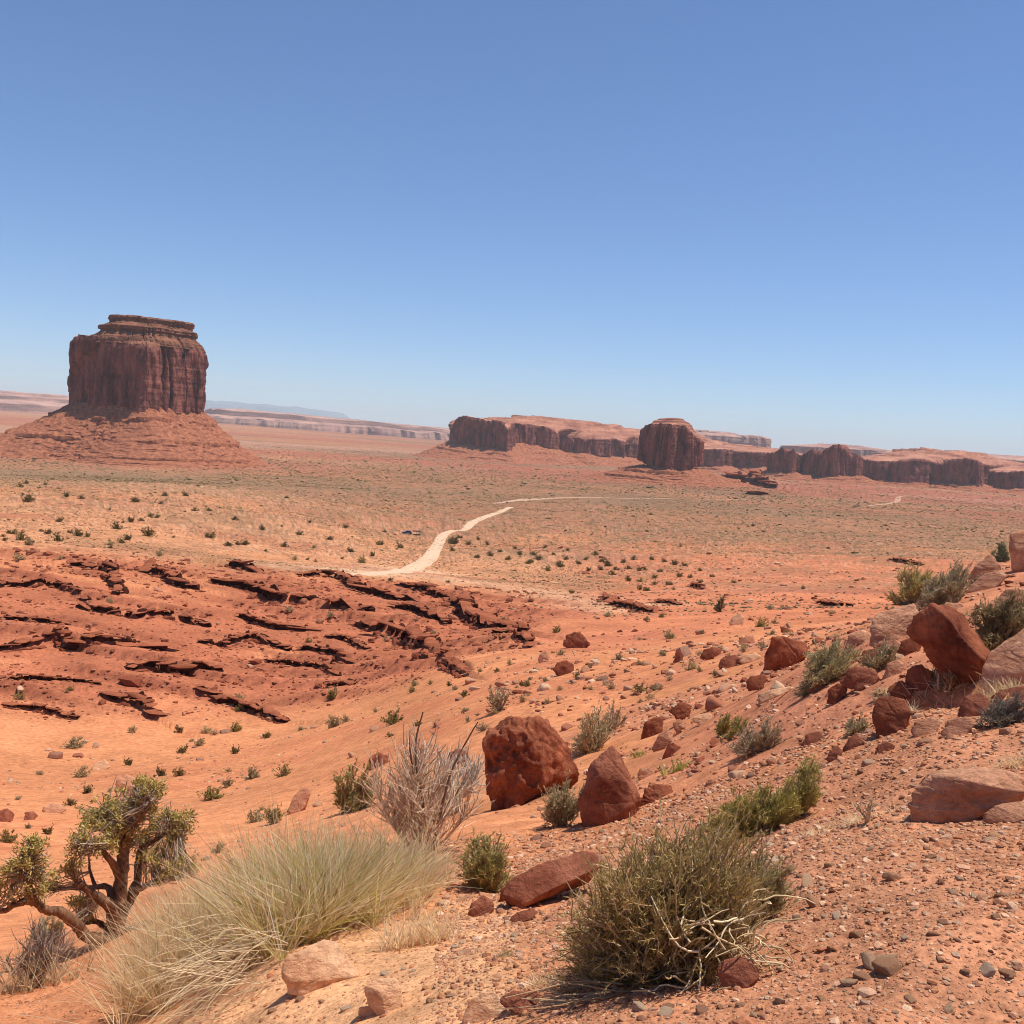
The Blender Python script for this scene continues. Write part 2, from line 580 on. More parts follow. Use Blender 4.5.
# ---- relief at several wavelengths, each only where the sheet is fine enough
REL = 0
for lam, amp, r0, r1, sd in ((0.22, 0.019, 0.3, 16, 11), (0.7, 0.050, 1.0, 45, 12), (2.6, 0.16, 3.0, 150, 13), (9.0, 0.32, 14, 500, 14),
                             (32, 0.85, 70, 1600, 15), (110, 1.3, 260, 5000, 16)):
    w = sstep(r0, r0 * 2.2, RG) * (1 - sstep(r1 * 0.5, r1, RG))
    REL = REL + amp * w * fbm(GX / lam, GY / lam, oct=3, seed=sd)
GZ = GZ + REL
# the far plain climbs gently towards the left horizon
GZ = GZ + 52 * sstep(3500, 8600, RG) * np.clip((0.02 - TT) / 0.30, 0, 1) * (np.abs(TT) < 1.2)
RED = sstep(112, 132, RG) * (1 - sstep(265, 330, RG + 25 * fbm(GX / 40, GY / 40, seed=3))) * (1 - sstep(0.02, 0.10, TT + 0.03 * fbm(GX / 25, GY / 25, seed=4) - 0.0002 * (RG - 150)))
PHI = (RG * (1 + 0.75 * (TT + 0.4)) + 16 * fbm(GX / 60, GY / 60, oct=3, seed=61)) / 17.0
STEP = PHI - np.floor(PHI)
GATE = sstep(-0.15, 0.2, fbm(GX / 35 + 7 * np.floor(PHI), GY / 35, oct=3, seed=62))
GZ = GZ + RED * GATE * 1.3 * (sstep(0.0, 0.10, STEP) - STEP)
GZ = GZ + RED * (0.55 * np.abs(fbm(GX / 11, GY / 11, oct=4, seed=21)) + 0.4 * fbm(GX / 3.5, GY / 3.5, oct=3, seed=22))

# ---- albedo of the ground, a map over the place
C = lambda *c: np.array(c, float)
SAND, DUNE, REDC, GRAV, PINK = C(.63, .255, .118), C(.56, .270, .140), C(.44, .145, .076), C(.54, .245, .135), C(.53, .215, .120)
SCRUB, OLIVE, REDP, PALE, DUST = C(.295, .160, .098), C(.40, .235, .130), C(.40, .135, .085), C(.45, .255, .18), C(.80, .43, .215)
N = {lam: fbm(GX / lam, GY / lam, oct=4, seed=int(40 + lam)) for lam in (1.1, 4.0, 18.0, 70.0, 260.0)}
NB = fbm(GX / 900, GY / 210, oct=5, seed=77)
NB2 = fbm(GX / 3000, GY / 500, oct=5, seed=78)
colr = np.empty(GX.shape + (3,))
colr[:] = SAND


def lay(c, w):
    global colr
    w = np.clip(w, 0, 1)[..., None]
    colr = colr * (1 - w) + c * w


lay(GRAV, (1 - sstep(6.5, 9.5, RG + 1.5 * N[1.1])) * sstep(-0.02, 0.09, TT + 0.06 * N[1.1]) * (0.85 + 0.3 * N[1.1]))
lay(PINK, sstep(5.5, 8, RG) * (1 - sstep(60, 90, RG)) * sstep(0.10, 0.34, TT + 0.12 * N[4.0]) * sstep(-.45, 0.35, N[4.0]) * 0.9)
lay(PINK, sstep(14, 30, RG) * (1 - sstep(90, 130, RG)) * sstep(-0.05, 0.12, TT) * sstep(-0.1, 0.4, N[4.0]) * 0.6)
lay(REDC, RED * (0.92 - 0.35 * sstep(0.1, .6, N[18.0])))
lay(SAND * .9, RED * sstep(0.12, 0.5, N[18.0] + 0.5 * N[4.0]) * 0.55)
RIGHTP = sstep(75, 140, RG) * (1 - sstep(520, 800, RG)) * sstep(0.0, 0.1, TT + 0.02 * N[18.0])
lay(PINK * C(1.08, .95, .88), RIGHTP * 0.85)
lay(REDP, RIGHTP * sstep(0.05, 0.5, N[70.0] + 0.4 * N[18.0]) * 0.7)
lay(DUNE, sstep(285, 330, RG) * (1 - sstep(500, 800, RG)) * (1 - sstep(0.02, 0.12, TT)) * (0.62 + 0.5 * N[70.0]))
lay(SCRUB, sstep(480, 860, RG + 200 * N[70.0] + 120 * N[18.0]) * (0.72 + 0.4 * N[18.0]) * (0.85 + 0.3 * sstep(-0.25, -0.05, TT)))
lay(OLIVE, sstep(640, 780, RG) * (1 - sstep(1150, 1400, RG)) * (1 - sstep(-0.28, -0.14, TT)) * (0.65 + 0.4 * N[70.0]))
lay(PINK, sstep(480, 700, RG) * (1 - sstep(3000, 5000, RG)) * sstep(0.0, 0.55, N[70.0] + 0.5 * N[18.0]) * 0.5)
lay(REDP, sstep(1250, 1600, RG) * (1 - sstep(4200, 6000, RG)) * sstep(-0.25, 0.15, NB) * sstep(-0.14, 0.06, TT) * 0.85)
lay(REDP, sstep(1700, 2300, RG) * sstep(0.0, 0.25, NB2) * 0.7)
lay(PALE, sstep(1800, 2600, RG) * sstep(0.12, 0.42, -NB2) * 0.6)
lay(SCRUB * .9, sstep(1500, 2200, RG) * sstep(0.15, 0.4, fbm(GX / 2000, GY / 400, oct=4, seed=91)) * 0.7)
lay(DUST, (1 - sstep(4.8, 6.3, RG)) * (1 - sstep(-0.03, 0.05, TT + 0.05 * N[1.1])) * 0.85)
colr *= (1 + 0.13 * N[4.0] + 0.13 * N[18.0] + 0.10 * N[1.1] + 0.08 * N[70.0])[..., None]
lay(C(.50, .17, .085), sstep(9, 20, RG) * (1 - sstep(110, 140, RG)) * sstep(0.18, 0.55, N[18.0] + 0.5 * N[4.0] + 0.3 * N[1.1]) * 0.55)
# the faint wide track right of the road's end, and red ground round the big butte
lay(C(.24, .155, .095), sstep(750, 1000, RG) * (1 - sstep(1500, 2100, RG)) * sstep(-0.22, 0.25, fbm(GX / 420, GY / 260, oct=4, seed=93) + 0.25 * N[18.0]) * 0.65)
for (ax, ay), (bx, by), wd in (((285, 566), (360, 571), 14), ((360, 571), (425, 572), 15)):
    a, b = cast([ax, bx], [ay, by])[:, :2]
    ab = b - a
    t_ = np.clip(((GX - a[0]) * ab[0] + (GY - a[1]) * ab[1]) / (ab @ ab), 0, 1)
    lay(C(.70, .45, .275), np.exp(-(np.hypot(GX - a[0] - t_ * ab[0], GY - a[1] - t_ * ab[1]) / (wd * (1 + .35 * N[18.0]))) ** 2) * 0.85)
for (ax, ay), (bx, by), wd in (((400, 573), (455, 579), 9), ((455, 579), (540, 592), 13), ((540, 592), (640, 606), 11)):
    a, b = cast([ax, bx], [ay, by])[:, :2]
    ab = b - a
    t_ = np.clip(((GX - a[0]) * ab[0] + (GY - a[1]) * ab[1]) / (ab @ ab), 0, 1)
    lay(C(.60, .33, .19), np.exp(-(np.hypot(GX - a[0] - t_ * ab[0], GY - a[1] - t_ * ab[1]) / wd) ** 2) * 0.8)
bd = np.hypot(GX + 570, GY - 1660)
lay(C(.42, .17, .105), (1 - sstep(215, 400, bd + 60 * N[70.0])) * 0.85)
# dark patches of scrub too small to model, only far away
spk = _hash(np.floor(GX / 2.2).astype(np.int64), np.floor(GY / 2.2).astype(np.int64), np.zeros(GX.shape, np.int64), 5)
far_w = sstep(420, 650, RG) * (1 - sstep(2500, 5000, RG))
spk1 = _hash(np.floor(GX / 0.9).astype(np.int64), np.floor(GY / 1.6).astype(np.int64), np.zeros(GX.shape, np.int64), 6)
near_w = sstep(250, 330, RG) * (1 - sstep(800, 1200, RG))
lay(C(.42, .145, .085), near_w * sstep(0.12, 0.5, fbm(GX / 55, GY / 45, oct=4, seed=96) + 0.3 * N[4.0]) * 0.6)
lay(C(.30, .17, .09), near_w * sstep(0.0, 0.45, fbm(GX / 38, GY / 60, oct=4, seed=97) + 0.35 * N[4.0]) * 0.5)
lay(C(.30, .15, .09), near_w * sstep(0.70, 0.88, spk1 + 0.28 * N[18.0] + .14 * N[70.0]) * 0.75)
lay(C(.66, .40, .25), near_w * sstep(0.80, 0.95, 1 - spk1 + 0.20 * N[18.0]) * 0.35)
spk2 = _hash(np.floor(GX / 0.3).astype(np.int64), np.floor(GY / 0.5).astype(np.int64), np.zeros(GX.shape, np.int64), 7)
lay(C(.24, .075, .045), RED * GATE * np.exp(-((STEP - 0.05) / 0.07) ** 2) * 0.8)  # small step faces darkened: their shade put into the ground colour
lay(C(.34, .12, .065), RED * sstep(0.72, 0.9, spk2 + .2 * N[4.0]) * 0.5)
lay(C(.10, .095, .05), far_w * sstep(0.80, 0.93, spk + 0.10 * N[70.0]) * 0.55)
colr = np.clip(colr, 0.02, 0.9)

gv = np.stack([GX, GY, GZ], -1).reshape(-1, 3)
gf = grid_faces(NR_, NT_)
# close the seam behind the viewer and the small hole below the feet
i = np.arange(NR_ - 1)
seam = np.stack([i * NT_ + NT_ - 1, i * NT_, (i + 1) * NT_, (i + 1) * NT_ + NT_ - 1], -1)
ctr = len(gv)
gv = np.vstack([gv, [[0, 0, GZ[0].mean()]]])
j = np.arange(NT_)
fan = np.stack([np.full(NT_, ctr), (j + 1) % NT_, j], -1)
gcol = np.vstack([colr.reshape(-1, 3), [colr[0].mean(0)]])
# faces run with range then bearing: turn them to face up
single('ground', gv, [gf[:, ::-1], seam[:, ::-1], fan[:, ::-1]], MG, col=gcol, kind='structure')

# ------------------------------------------------------------------ road
M_ROAD = bpy.data.materials.new("pale_dirt_road")
_t = NT(M_ROAD)
_v = _t.coords()
_at = _t.n('ShaderNodeAttribute', attribute_name='tint').outputs['Color']
_t.l(_t.mix(_at, _t.ramp(_t.noise(_v, 0.35, 7, 0.65), [(0.3, 0.82), (0.7, 1.1)])), _t.b.inputs['Base Color'])
_t.b.inputs['Roughness'].default_value = 0.95
_t.l(_t.bump(_t.noise(_v, 1.5, 6), 0.08), _t.b.inputs['Normal'])


def catmull(P, n):
    P = np.asarray(P, float)
    Q = np.vstack([2 * P[0] - P[1], P, 2 * P[-1] - P[-2]])
    seg = np.linspace(0, len(P) - 1 - 1e-9, n)
    k = seg.astype(int)
    t = (seg - k)[:, None]
    p0, p1, p2, p3 = Q[k], Q[k + 1], Q[k + 2], Q[k + 3]
    return 0.5 * (2 * p1 + (p2 - p0) * t + (2 * p0 - 5 * p1 + 4 * p2 - p3) * t ** 2 + (3 * p1 - p0 - 3 * p2 + p3) * t ** 3)


ROAD_LINES = []


def road(name, pix, widths, n=220, lift=0.12, pale=(.74, .50, .31)):
    P = cast([p[0] for p in pix], [p[1] for p in pix])[:, :2]
    c = catmull(P, n)
    w = np.interp(np.linspace(0, 1, n), np.linspace(0, 1, len(widths)), widths)
    d = unit(np.gradient(c, axis=0))
    nrm = np.stack([-d[:, 1], d[:, 0]], -1)
    w = w * (1 + 0.10 * fbm(c[:, 0] / 14, c[:, 1] / 14, oct=3, seed=8))
    ROAD_LINES.append(c)
    across = np.linspace(-1, 1, 13)
    X = c[:, None, :] + nrm[:, None, :] * (across[None, :, None] * w[:, None, None] / 2)
    jag = 0.05 * w[:, None] * fbm(X[..., 0] / 4, X[..., 1] / 4, oct=3, seed=9)
    X = X + nrm[:, None, :] * (jag * across)[..., None]
    Z = ground_z(X[..., 0], X[..., 1]) + lift + 0.08 * (1 - across ** 2)
    Z[:, 0] -= 0.4
    Z[:, -1] -= 0.4
    edge = np.clip(np.abs(across)[None] + 0.35 * fbm(X[..., 0] / 7, X[..., 1] / 7, oct=3, seed=19), 0, 1)
    rut = np.exp(-((np.abs(across) - 0.38) / 0.14) ** 2)[None] * (0.6 + 0.5 * fbm(X[..., 0] / 20, X[..., 1] / 20, oct=2, seed=20))
    wash = 0.5 + 0.5 * fbm(X[..., 0] / 30, X[..., 1] / 30, oct=3, seed=23)
    k = (sstep(0.62, 1.0, edge) * 0.85)[..., None]
    col = np.array(pale) * (1 - k) + np.array([.60, .31, .16]) * k
    col = col * (1 - 0.10 * rut - 0.14 * wash)[..., None]
    return single(name, np.dstack([X, Z]).reshape(-1, 3), [grid_faces(n, 13)[:, ::-1]], M_ROAD, col=col.reshape(-1, 3), kind='structure')


road('dirt_road', [(345, 575), (372, 574), (403, 571), (424, 562), (434, 551), (441, 538), (452, 531), (464, 530), (472, 523), (482, 518), (500, 512), (511, 507)],
     [5, 7, 9, 9.5, 8.5, 8, 6, 6, 9, 8.5, 7.5, 7], 260)
road('dirt_track', [(492, 503.5), (503, 502.5), (514, 501), (528, 499.5), (560, 498), (610, 498), (680, 499), (750, 500)], [6, 8, 12, 18, 8, 6, 6, 5], 260, 0.2, (.60, .36, .23))
road('far_track', [(868, 506), (886, 504), (897, 501), (899, 497), (905, 496)], [5, 7, 10, 9, 4], 100, 0.25, (.56, .30, .19))

# ------------------------------------------------------------------ buttes and mesas
def closed_curve(P, n):
    P = np.asarray(P, float)
    m = len(P)
    Q = np.vstack([P[-1], P, P[0], P[1]])
    seg = np.linspace(0, m, n * 4, endpoint=False)
    k = seg.astype(int)
    t = (seg - k)[:, None]
    p0, p1, p2, p3 = Q[k], Q[k + 1], Q[k + 2], Q[(k + 3) % len(Q)]
    c = 0.5 * (2 * p1 + (p2 - p0) * t + (2 * p0 - 5 * p1 + 4 * p2 - p3) * t ** 2 + (3 * p1 - p0 - 3 * p2 + p3) * t ** 3)
    s = np.concatenate([[0], np.cumsum(np.linalg.norm(np.diff(np.vstack([c, c[:1]])[:, :2], axis=0), axis=1))])
    u = np.linspace(0, s[-1], n, endpoint=False)
    cc = np.vstack([c, c[:1]])
    out = np.stack([np.interp(u, s, cc[:, k_]) for k_ in range(cc.shape[1])], -1)
    return out, u


def normals2(c, k=6):
    d = unit(np.roll(c, -k, 0) - np.roll(c, k, 0))
    n = np.stack([d[:, 1], -d[:, 0]], -1)
    out = c - c.mean(0)
    if ((n * out).sum(1)).mean() < 0:
        n = -n
    for _ in range(8):
        n = unit(n + np.roll(n, 1, 0) + np.roll(n, -1, 0))
    return n


def plan(pts):
    """[(photo x, range), ...] -> x, y"""
    p = np.array(pts, float)
    d = ray(p[:, 0], np.full(len(p), 450.0))
    return d[:, :2] * p[:, 1:2]


def zpix(px, py, r):
    return float(ray(px, py)[2] * r)


def tower(c, u, prof, n_lev, flute, seed, split=None, strata=0.6, ztop_var=None, stretch=0.10, side_inset=None):
    """walls and top over the closed curve c; prof = [(z, inset), ...] bottom to top"""
    n = len(c)
    nr = normals2(c)
    zs = np.array([p[0] for p in prof], float)
    ins = np.array([p[1] for p in prof], float)
    keyt = np.concatenate([[0], np.cumsum(np.hypot(np.diff(zs), np.diff(ins)))])
    tt = np.unique(np.concatenate([np.linspace(0, keyt[-1], n_lev), keyt]))
    Z0 = np.interp(tt, keyt, zs)
    I0 = np.interp(tt, keyt, ins)
    Z = np.repeat(Z0[:, None], n, 1)
    ii = np.repeat(I0[:, None], n, 1)
    if side_inset is not None:
        ii = ii * (1 + side_inset * nr[:, 0])[None, :]
    f = flute
    uu = u[None, :] + 0 * Z
    rid = lambda lam, sd: 1 - np.abs(fbm(uu / lam + 0.25 * vn(uu / lam, Z / (lam * 3), seed=sd + 9), Z * stretch / lam, oct=2, seed=sd)) * 2.2
    D = f * (0.9 * rid(f * 5.0, seed) + 0.5 * rid(f * 2.1, seed + 1) + 0.28 * fbm(uu / f, Z * stretch * 2 / f, oct=3, seed=seed + 2))
    D = D - 1.1 * f * sstep(0.15, 0.3, vn(uu / (f * 4.5) + 0.15 * vn(uu / f, Z / f, seed=seed + 12), Z * 0.02 / f, seed=seed + 11)) * sstep(0.02, 0.12, 1 - (Z - Z0[0]) / (Z0[-1] - Z0[0] + 1e-6) + 0.35 * vn(uu / (f * 5), Z * 0, seed=seed + 13))
    D = D - np.abs(f * 1.4 * sstep(0.32, 0.42, vn(uu / (f * 1.7), Z * 0.03 / f, seed=seed + 5)))
    D = D - 0.55 * f + strata * f * 0.35 * fbm(Z / (f * 0.55), uu / (f * 30), oct=3, seed=seed + 3)
    if ztop_var is not None:
        k = (Z - zs[0]) / max(zs[-1] - zs[0], 1e-6)
        Z = Z + k * ztop_var(u)[None, :]
    i1 = np.minimum(ii, 30.0)
    ns = nr.copy()
    for _ in range(n // 12):
        ns = unit(ns + np.roll(ns, 4, 0) + np.roll(ns, -4, 0))
    D = D * np.exp(-np.maximum(ii - i1, 0) / 25)
    P = c[None] - ns[None] * i1[..., None] + nr[None] * D[..., None]
    cen = c.mean(0)
    far = np.linalg.norm(cen[None, None] - P, axis=-1)
    P = P + (cen[None, None] - P) / far[..., None] * np.minimum(ii - i1, far * 0.8)[..., None]
    V = np.dstack([P, Z])
    # roof: shrink the last ring to the middle
    top = V[-1]
    cen = top.mean(0)
    rings = []
    for q in (0.10, 0.22, 0.38, 0.56, 0.74, 0.9):
        rg = top * (1 - q) + cen * q
        rg[:, 2] = rg[:, 2] + f * (0.5 * q + 0.45 * fbm(rg[:, 0] / (3 * f), rg[:, 1] / (3 * f), oct=3, seed=seed + 6))
        rings.append(rg)
    V = np.concatenate([V] + [r[None] for r in rings])
    nl = len(V)
    F4 = grid_faces(nl, n, True)
    if split is not None:
        cut = int(np.searchsorted(Z0, split)) * n
    verts = np.vstack([V.reshape(-1, 3), [cen + [0, 0, 0.6 * f]]])
    j = np.arange(n)
    fan = np.stack([(nl - 1) * n + j, (nl - 1) * n + (j + 1) % n, np.full(n, nl * n)], -1)
    if split is not None:
        used = F4[cut:]
        return (verts[:cut + n], [F4[:cut]]), (verts[cut:], [used - cut, fan - cut])
    return verts, [F4, fan]


def talus(c, u, z_top, z_bot, run, seed, rough=3.0, steps=(), inset=6.0, n_lev=90):
    """rubble skirt sloping from the foot of a cliff to the plain; run = outward reach (metres), may be an array"""
    n = len(c)
    nr = normals2(c, max(6, n // 40))
    run = np.broadcast_to(np.asarray(run, float), (n,))
    t = np.linspace(0, 1, n_lev)[:, None]
    prof = (1 - t) ** 1.35
    out = -inset + (run[None, :] + inset) * t
    big = fbm(u / 70, u * 0, oct=3, seed=seed)
    gul = np.abs(fbm(u[None, :] / 26 + 0 * t, t * 1.2 + 0 * u[None, :], oct=3, seed=seed + 1))
    Z = z_bot + (z_top - z_bot) * prof + 4 * sstep(0, .2, t) * (1 - t) * big[None, :] - rough * 1.4 * gul * sstep(0, 0.3, t) * (1 - sstep(.7, 1, t))
    for tp, h in steps:
        w = tp + 0.03 * fbm(u / 60, u * 0, oct=2, seed=seed + 7)[None, :]
        on = sstep(-0.1, 0.25, fbm(u / 45, u * 0 + tp * 40, oct=2, seed=seed + 8))[None, :]
        Z = Z + h * on * np.where(t < w, np.exp(-(w - t) / 0.10), 0)
    for tp, h in steps:
        w = tp + 0.03 * fbm(u / 60, u * 0, oct=2, seed=seed + 7)[None, :]
        on = sstep(-0.1, 0.25, fbm(u / 45, u * 0 + tp * 40, oct=2, seed=seed + 8))[None, :]
        out = out + np.where(t < w, 0.8 * h * on * np.exp(-(w - t) / 0.035), 0)
    P = c[None] + nr[None] * (out + rough * fbm(u[None, :] / 9 + 0 * t, t * 25 + 0 * u[None, :], oct=2, seed=seed + 2))[..., None]
    Z = Z + (rough * 0.42 * fbm(P[..., 0] / 5.5, P[..., 1] / 5.5, oct=3, seed=seed + 3) + rough * 0.25 * np.maximum(fbm(P[..., 0] / 3.2, P[..., 1] / 3.2, oct=2, seed=seed + 4), 0.15)) * (1 - sstep(.9, 1, t))
    Z[-1] = z_bot - 4
    V = np.dstack([P, Z]).reshape(-1, 3)
    return V, [grid_faces(n_lev, n, True)[:, ::-1]]



def mesa(name, label, cat, P4, rim, f, seed, layer=5.0, layered=0.45, n=900, lev=90, Q=0.5, ragged=0.8, tal=None, top_mat=None, rim_step=4.0, batter=0.05, slope_pow=0.75, terrace=0.3, top_name='slickrock_slope', cliff_mat=None, base=-72):
    """P4 = [(photo x, range, y of the cliff top, y of the cliff foot), ...]; rim = [(photo x, y, range), ...] the skyline behind the slopes"""
    a = np.array(P4, float)
    d = ray(a[:, 0], np.full(len(a), 450.0))
    X = d[:, :2] * a[:, 1:2]
    zt = np.array([zpix(p[0], p[2], p[1]) for p in P4])
    zb = np.array([zpix(p[0], p[3], p[1]) for p in P4])
    c, u = closed_curve(np.column_stack([X, zt, zb]), n)
    zt, zb, c = c[:, 2], c[:, 3], c[:, :2]
    mid = c.mean(0)
    e = empty(name, (mid[0], mid[1], -70), label=label, cat=cat)
    nr = normals2(c)
    blk = np.round(fbm(u / (3.2 * f), u * 0, oct=3, seed=seed + 50) * 3.2) / 3.2
    zt = zt + ragged * f * (1.1 * blk + 0.5 * fbm(u / (0.9 * f), u * 0, oct=2, seed=seed + 51))
    t = np.concatenate([np.linspace(0, 0.93, lev), [0.96, 0.985, 1.0]])[:, None]
    H = zt - zb
    Z = zb + H * t
    uu = u[None, :] + 0 * t
    amp = 0.35 + 1.25 * sstep(-0.35, 0.45, fbm(u / (13 * f), u * 0 + 3, oct=2, seed=seed + 60))[None]
    wv = 0.35 * fbm(uu / (2.5 * f), Z / (9 * f), oct=2, seed=seed + 61)
    rid = lambda lam, sd: np.abs(fbm(uu / lam + wv, Z * 0.05 / lam, oct=2, seed=sd)) * 2.0
    Dm = -f * amp * (1.5 * np.exp(-(rid(f * 6.0, seed) / 0.16) ** 2) + 0.8 * np.exp(-(rid(f * 2.3, seed + 1) / 0.2) ** 2))
    slabs = np.round(fbm(uu / (4.2 * f), Z / (16 * f), oct=2, seed=seed + 2) * 4) / 4
    Dm = Dm + f * (1.3 * slabs + 0.9 * fbm(uu / (9 * f), Z / (40 * f), oct=2, seed=seed + 7) + 0.30 * fbm(uu / f, Z / (2.2 * f), oct=3, seed=seed + 3))
    Dm = Dm + f * 0.22 * fbm(Z / (0.9 * f), uu / (25 * f), oct=3, seed=seed + 4)
    alc = sstep(0.22, 0.34, vn(uu / (f * 5.5) + wv, Z * 0.015 / f, seed=seed + 11)) * sstep(0.0, 0.10, 0.78 - t + 0.30 * vn(uu / (f * 5), Z * 0, seed=seed + 13))
    Dm = Dm - 1.7 * f * alc
    Dm = Dm - H * batter * t - f * 0.55 * sstep(0.93, 1.0, t)
    V = np.dstack([c[None] + nr[None] * Dm[..., None], Z])
    Vc = V
    top = V[-1]
    rp, ry, rD = np.array(rim, float).T
    rz = np.array([zpix(*q) for q in rim])
    cen = top[:, :2].mean(0)
    rings = [top]
    ztop_s = top[:, 2].copy()
    for _ in range(400):
        ztop_s = (np.roll(ztop_s, 5) + ztop_s + np.roll(ztop_s, -5)) / 3
    xy_s = top[:, :2].copy()
    for _ in range(500):
        xy_s = (np.roll(xy_s, 5, 0) + xy_s + np.roll(xy_s, -5, 0)) / 3
    for q in np.linspace(0, 1, 44)[1:]:
        tz = top[:, 2] + (ztop_s - top[:, 2]) * min(1, 7 * q)
        xy = top[:, :2] + (xy_s - top[:, :2]) * min(1, 4 * q)
        xy = xy + (cen - xy) * (Q * q)
        px = 512 + F * xy[:, 0] / np.maximum(xy[:, 1], 1)
        zr = np.interp(px, rp, rz)
        z = tz + (np.maximum(zr, tz - 4) - tz) * q ** slope_pow
        z = z + f * terrace * (np.round(3 * fbm(xy[:, 0] / (7 * f), xy[:, 1] / (7 * f), oct=3, seed=seed + 20)) / 3 + 0.5 * fbm(xy[:, 0] / (2 * f), xy[:, 1] / (2 * f), oct=2, seed=seed + 21)) * min(1, 3 * q)
        zz = z / layer + 0.9 * fbm(xy[:, 0] / (14 * f), xy[:, 1] / (14 * f), oct=3, seed=seed + 27)
        fr = zz - np.floor(zz)
        z = z + layered * layer * (sstep(0.62, 0.95, fr) - fr) * min(1, 5 * q)
        rings.append(np.column_stack([xy, z]))
    last = rings[-1].copy()
    last[:, :2] += (cen - last[:, :2]) * 0.006
    last[:, 2] += rim_step * (1 + 0.5 * fbm(u / (4 * f), u * 0, oct=3, seed=seed + 23))
    rings.append(last)
    for q in (0.3, 0.6, 0.85):
        rg_ = last.copy()
        rg_[:, :2] += (cen - rg_[:, :2]) * q
        rg_[:, 2] += 0.3 * f * fbm(rg_[:, 0] / (5 * f), rg_[:, 1] / (5 * f), oct=2, seed=seed + 25)
        rings.append(rg_)
    Rn = np.array(rings)
    j = np.arange(n)
    k = len(Rn)
    tv = np.vstack([Rn.reshape(-1, 3), [[cen[0], cen[1], Rn[-1][:, 2].mean()]]])
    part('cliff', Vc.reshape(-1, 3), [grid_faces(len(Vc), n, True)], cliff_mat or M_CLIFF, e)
    part(top_name, tv, [grid_faces(k, n, True), np.stack([(k - 1) * n + j, (k - 1) * n + (j + 1) % n, np.full(n, k * n)], -1)], top_mat or M_SLICK, e)
    if tal:
        tV, tF = talus(c, u, zb + 4, base, tal, seed + 80, 3.2, n_lev=60, inset=10, steps=((0.35, 4), (0.65, 3)))
        part('talus_slope', tV, tF, M_TALUS, e)
    return e, c, u, mid


# -- the big butte on the left
b1, c1, u1, mid = mesa('sandstone_butte', 'massive dark red flat-topped butte with fluted cliffs rising alone from the plain', 'butte',
    [(70, 1735, 336, 405), (78, 1712, 335, 406), (88, 1692, 336, 408), (104, 1668, 340, 411), (122, 1645, 343, 413), (136, 1622, 345, 414), (146, 1616, 346, 414), (158, 1638, 346, 414), (180, 1668, 348, 413), (198, 1700, 350, 413), (204, 1760, 352, 414),
     (196, 1850, 350, 414), (150, 1895, 344, 414), (95, 1855, 338, 410), (70, 1800, 336, 406)],
    [(70, 333, 1750), (92, 327, 1750), (108, 323, 1750), (150, 326, 1750), (186, 332, 1750), (205, 338, 1750)], 6.0, 31, n=1300, lev=140, Q=0.42, ragged=0.45, rim_step=2.0, top_mat=M_CAP, terrace=0.55, top_name='layered_cap', batter=0.03, slope_pow=0.85, layer=5.5, layered=0.95)
# a stepped tier, then the ragged slab on the very top
cs = plan([(89, 1735), (96, 1692), (118, 1666), (145, 1652), (172, 1676), (195, 1708), (199, 1760), (188, 1822), (150, 1850), (108, 1825)])
cs, us = closed_curve(cs, 900)
tv_ = lambda u: 2.4 * np.round(fbm(u / 26, u * 0, oct=3, seed=14) * 3) / 3
V, Fc = tower(cs, us, [(108, -4), (118, 2), (124, 9), (130, 14), (131, 9.5), (136, 10), (138, 17), (143, 26)], 60, 2.6, 87, strata=1.5, stretch=0.5, ztop_var=tv_)
part('stepped_tier', V, Fc, M_CAP, b1)
cs = plan([(105, 1745), (110, 1704), (130, 1692), (160, 1698), (185, 1722), (190, 1755), (180, 1795), (150, 1818), (114, 1802)])
cs, us = closed_curve(cs, 700)
tv_ = lambda u: 2.6 * np.round(fbm(u / 20, u * 0, oct=3, seed=4) * 3) / 3
V, Fc = tower(cs, us, [(132, 3), (141, 4), (145, 1.5), (150, 0), (152.5, 1.5), (153.5, 8)], 40, 1.7, 67, strata=1.3, stretch=0.7, ztop_var=tv_)
part('summit_slab', V, Fc, M_CAP, b1)
ang = np.arctan2(c1[:, 1] - mid[1], c1[:, 0] - mid[0])
V, Fc = talus(c1, u1, 17, -72, 108 + 90 * sstep(0.3, 1.0, -np.cos(ang)) + 10 * np.sin(ang * 5), 41, 3.6, steps=((0.20, 4.5), (0.50, 4.0), (0.78, 3)), inset=9, n_lev=170)
part('talus_slope', V, Fc, M_TALUS, b1)

# -- the small butte on the right
b2, c2, u2, mid = mesa('sandstone_butte', 'smaller squat butte right of centre with a rounded dark cliff, standing before the long mesas', 'butte',
    [(638, 2130, 430, 459), (642, 2085, 425, 462), (650, 2050, 423, 466), (662, 2032, 423, 469), (672, 2024, 425, 470), (678, 2042, 425, 470), (686, 2036, 428, 470), (694, 2052, 433, 468), (701, 2090, 440, 466), (703, 2140, 440, 464), (694, 2190, 432, 464), (668, 2210, 424, 464), (645, 2185, 426, 462)],
    [(636, 424, 2110), (648, 419.5, 2110), (662, 417.5, 2110), (676, 419, 2110), (690, 427, 2110), (704, 436, 2110)], 4.0, 131, n=900, lev=90, Q=0.22, ragged=0.4, rim_step=0.5, terrace=0.2, slope_pow=0.6)
V, Fc = talus(c2, u2, -40, -72, 70 + 60 * sstep(0, 60, np.abs(c2[:, 0] - mid[0])) + 12 * fbm(u2 / 60, u2 * 0, oct=2, seed=9), 141, 3.4, steps=((0.3, 5), (0.6, 4)), n_lev=110)
part('talus_slope', V, Fc, M_TALUS, b2)

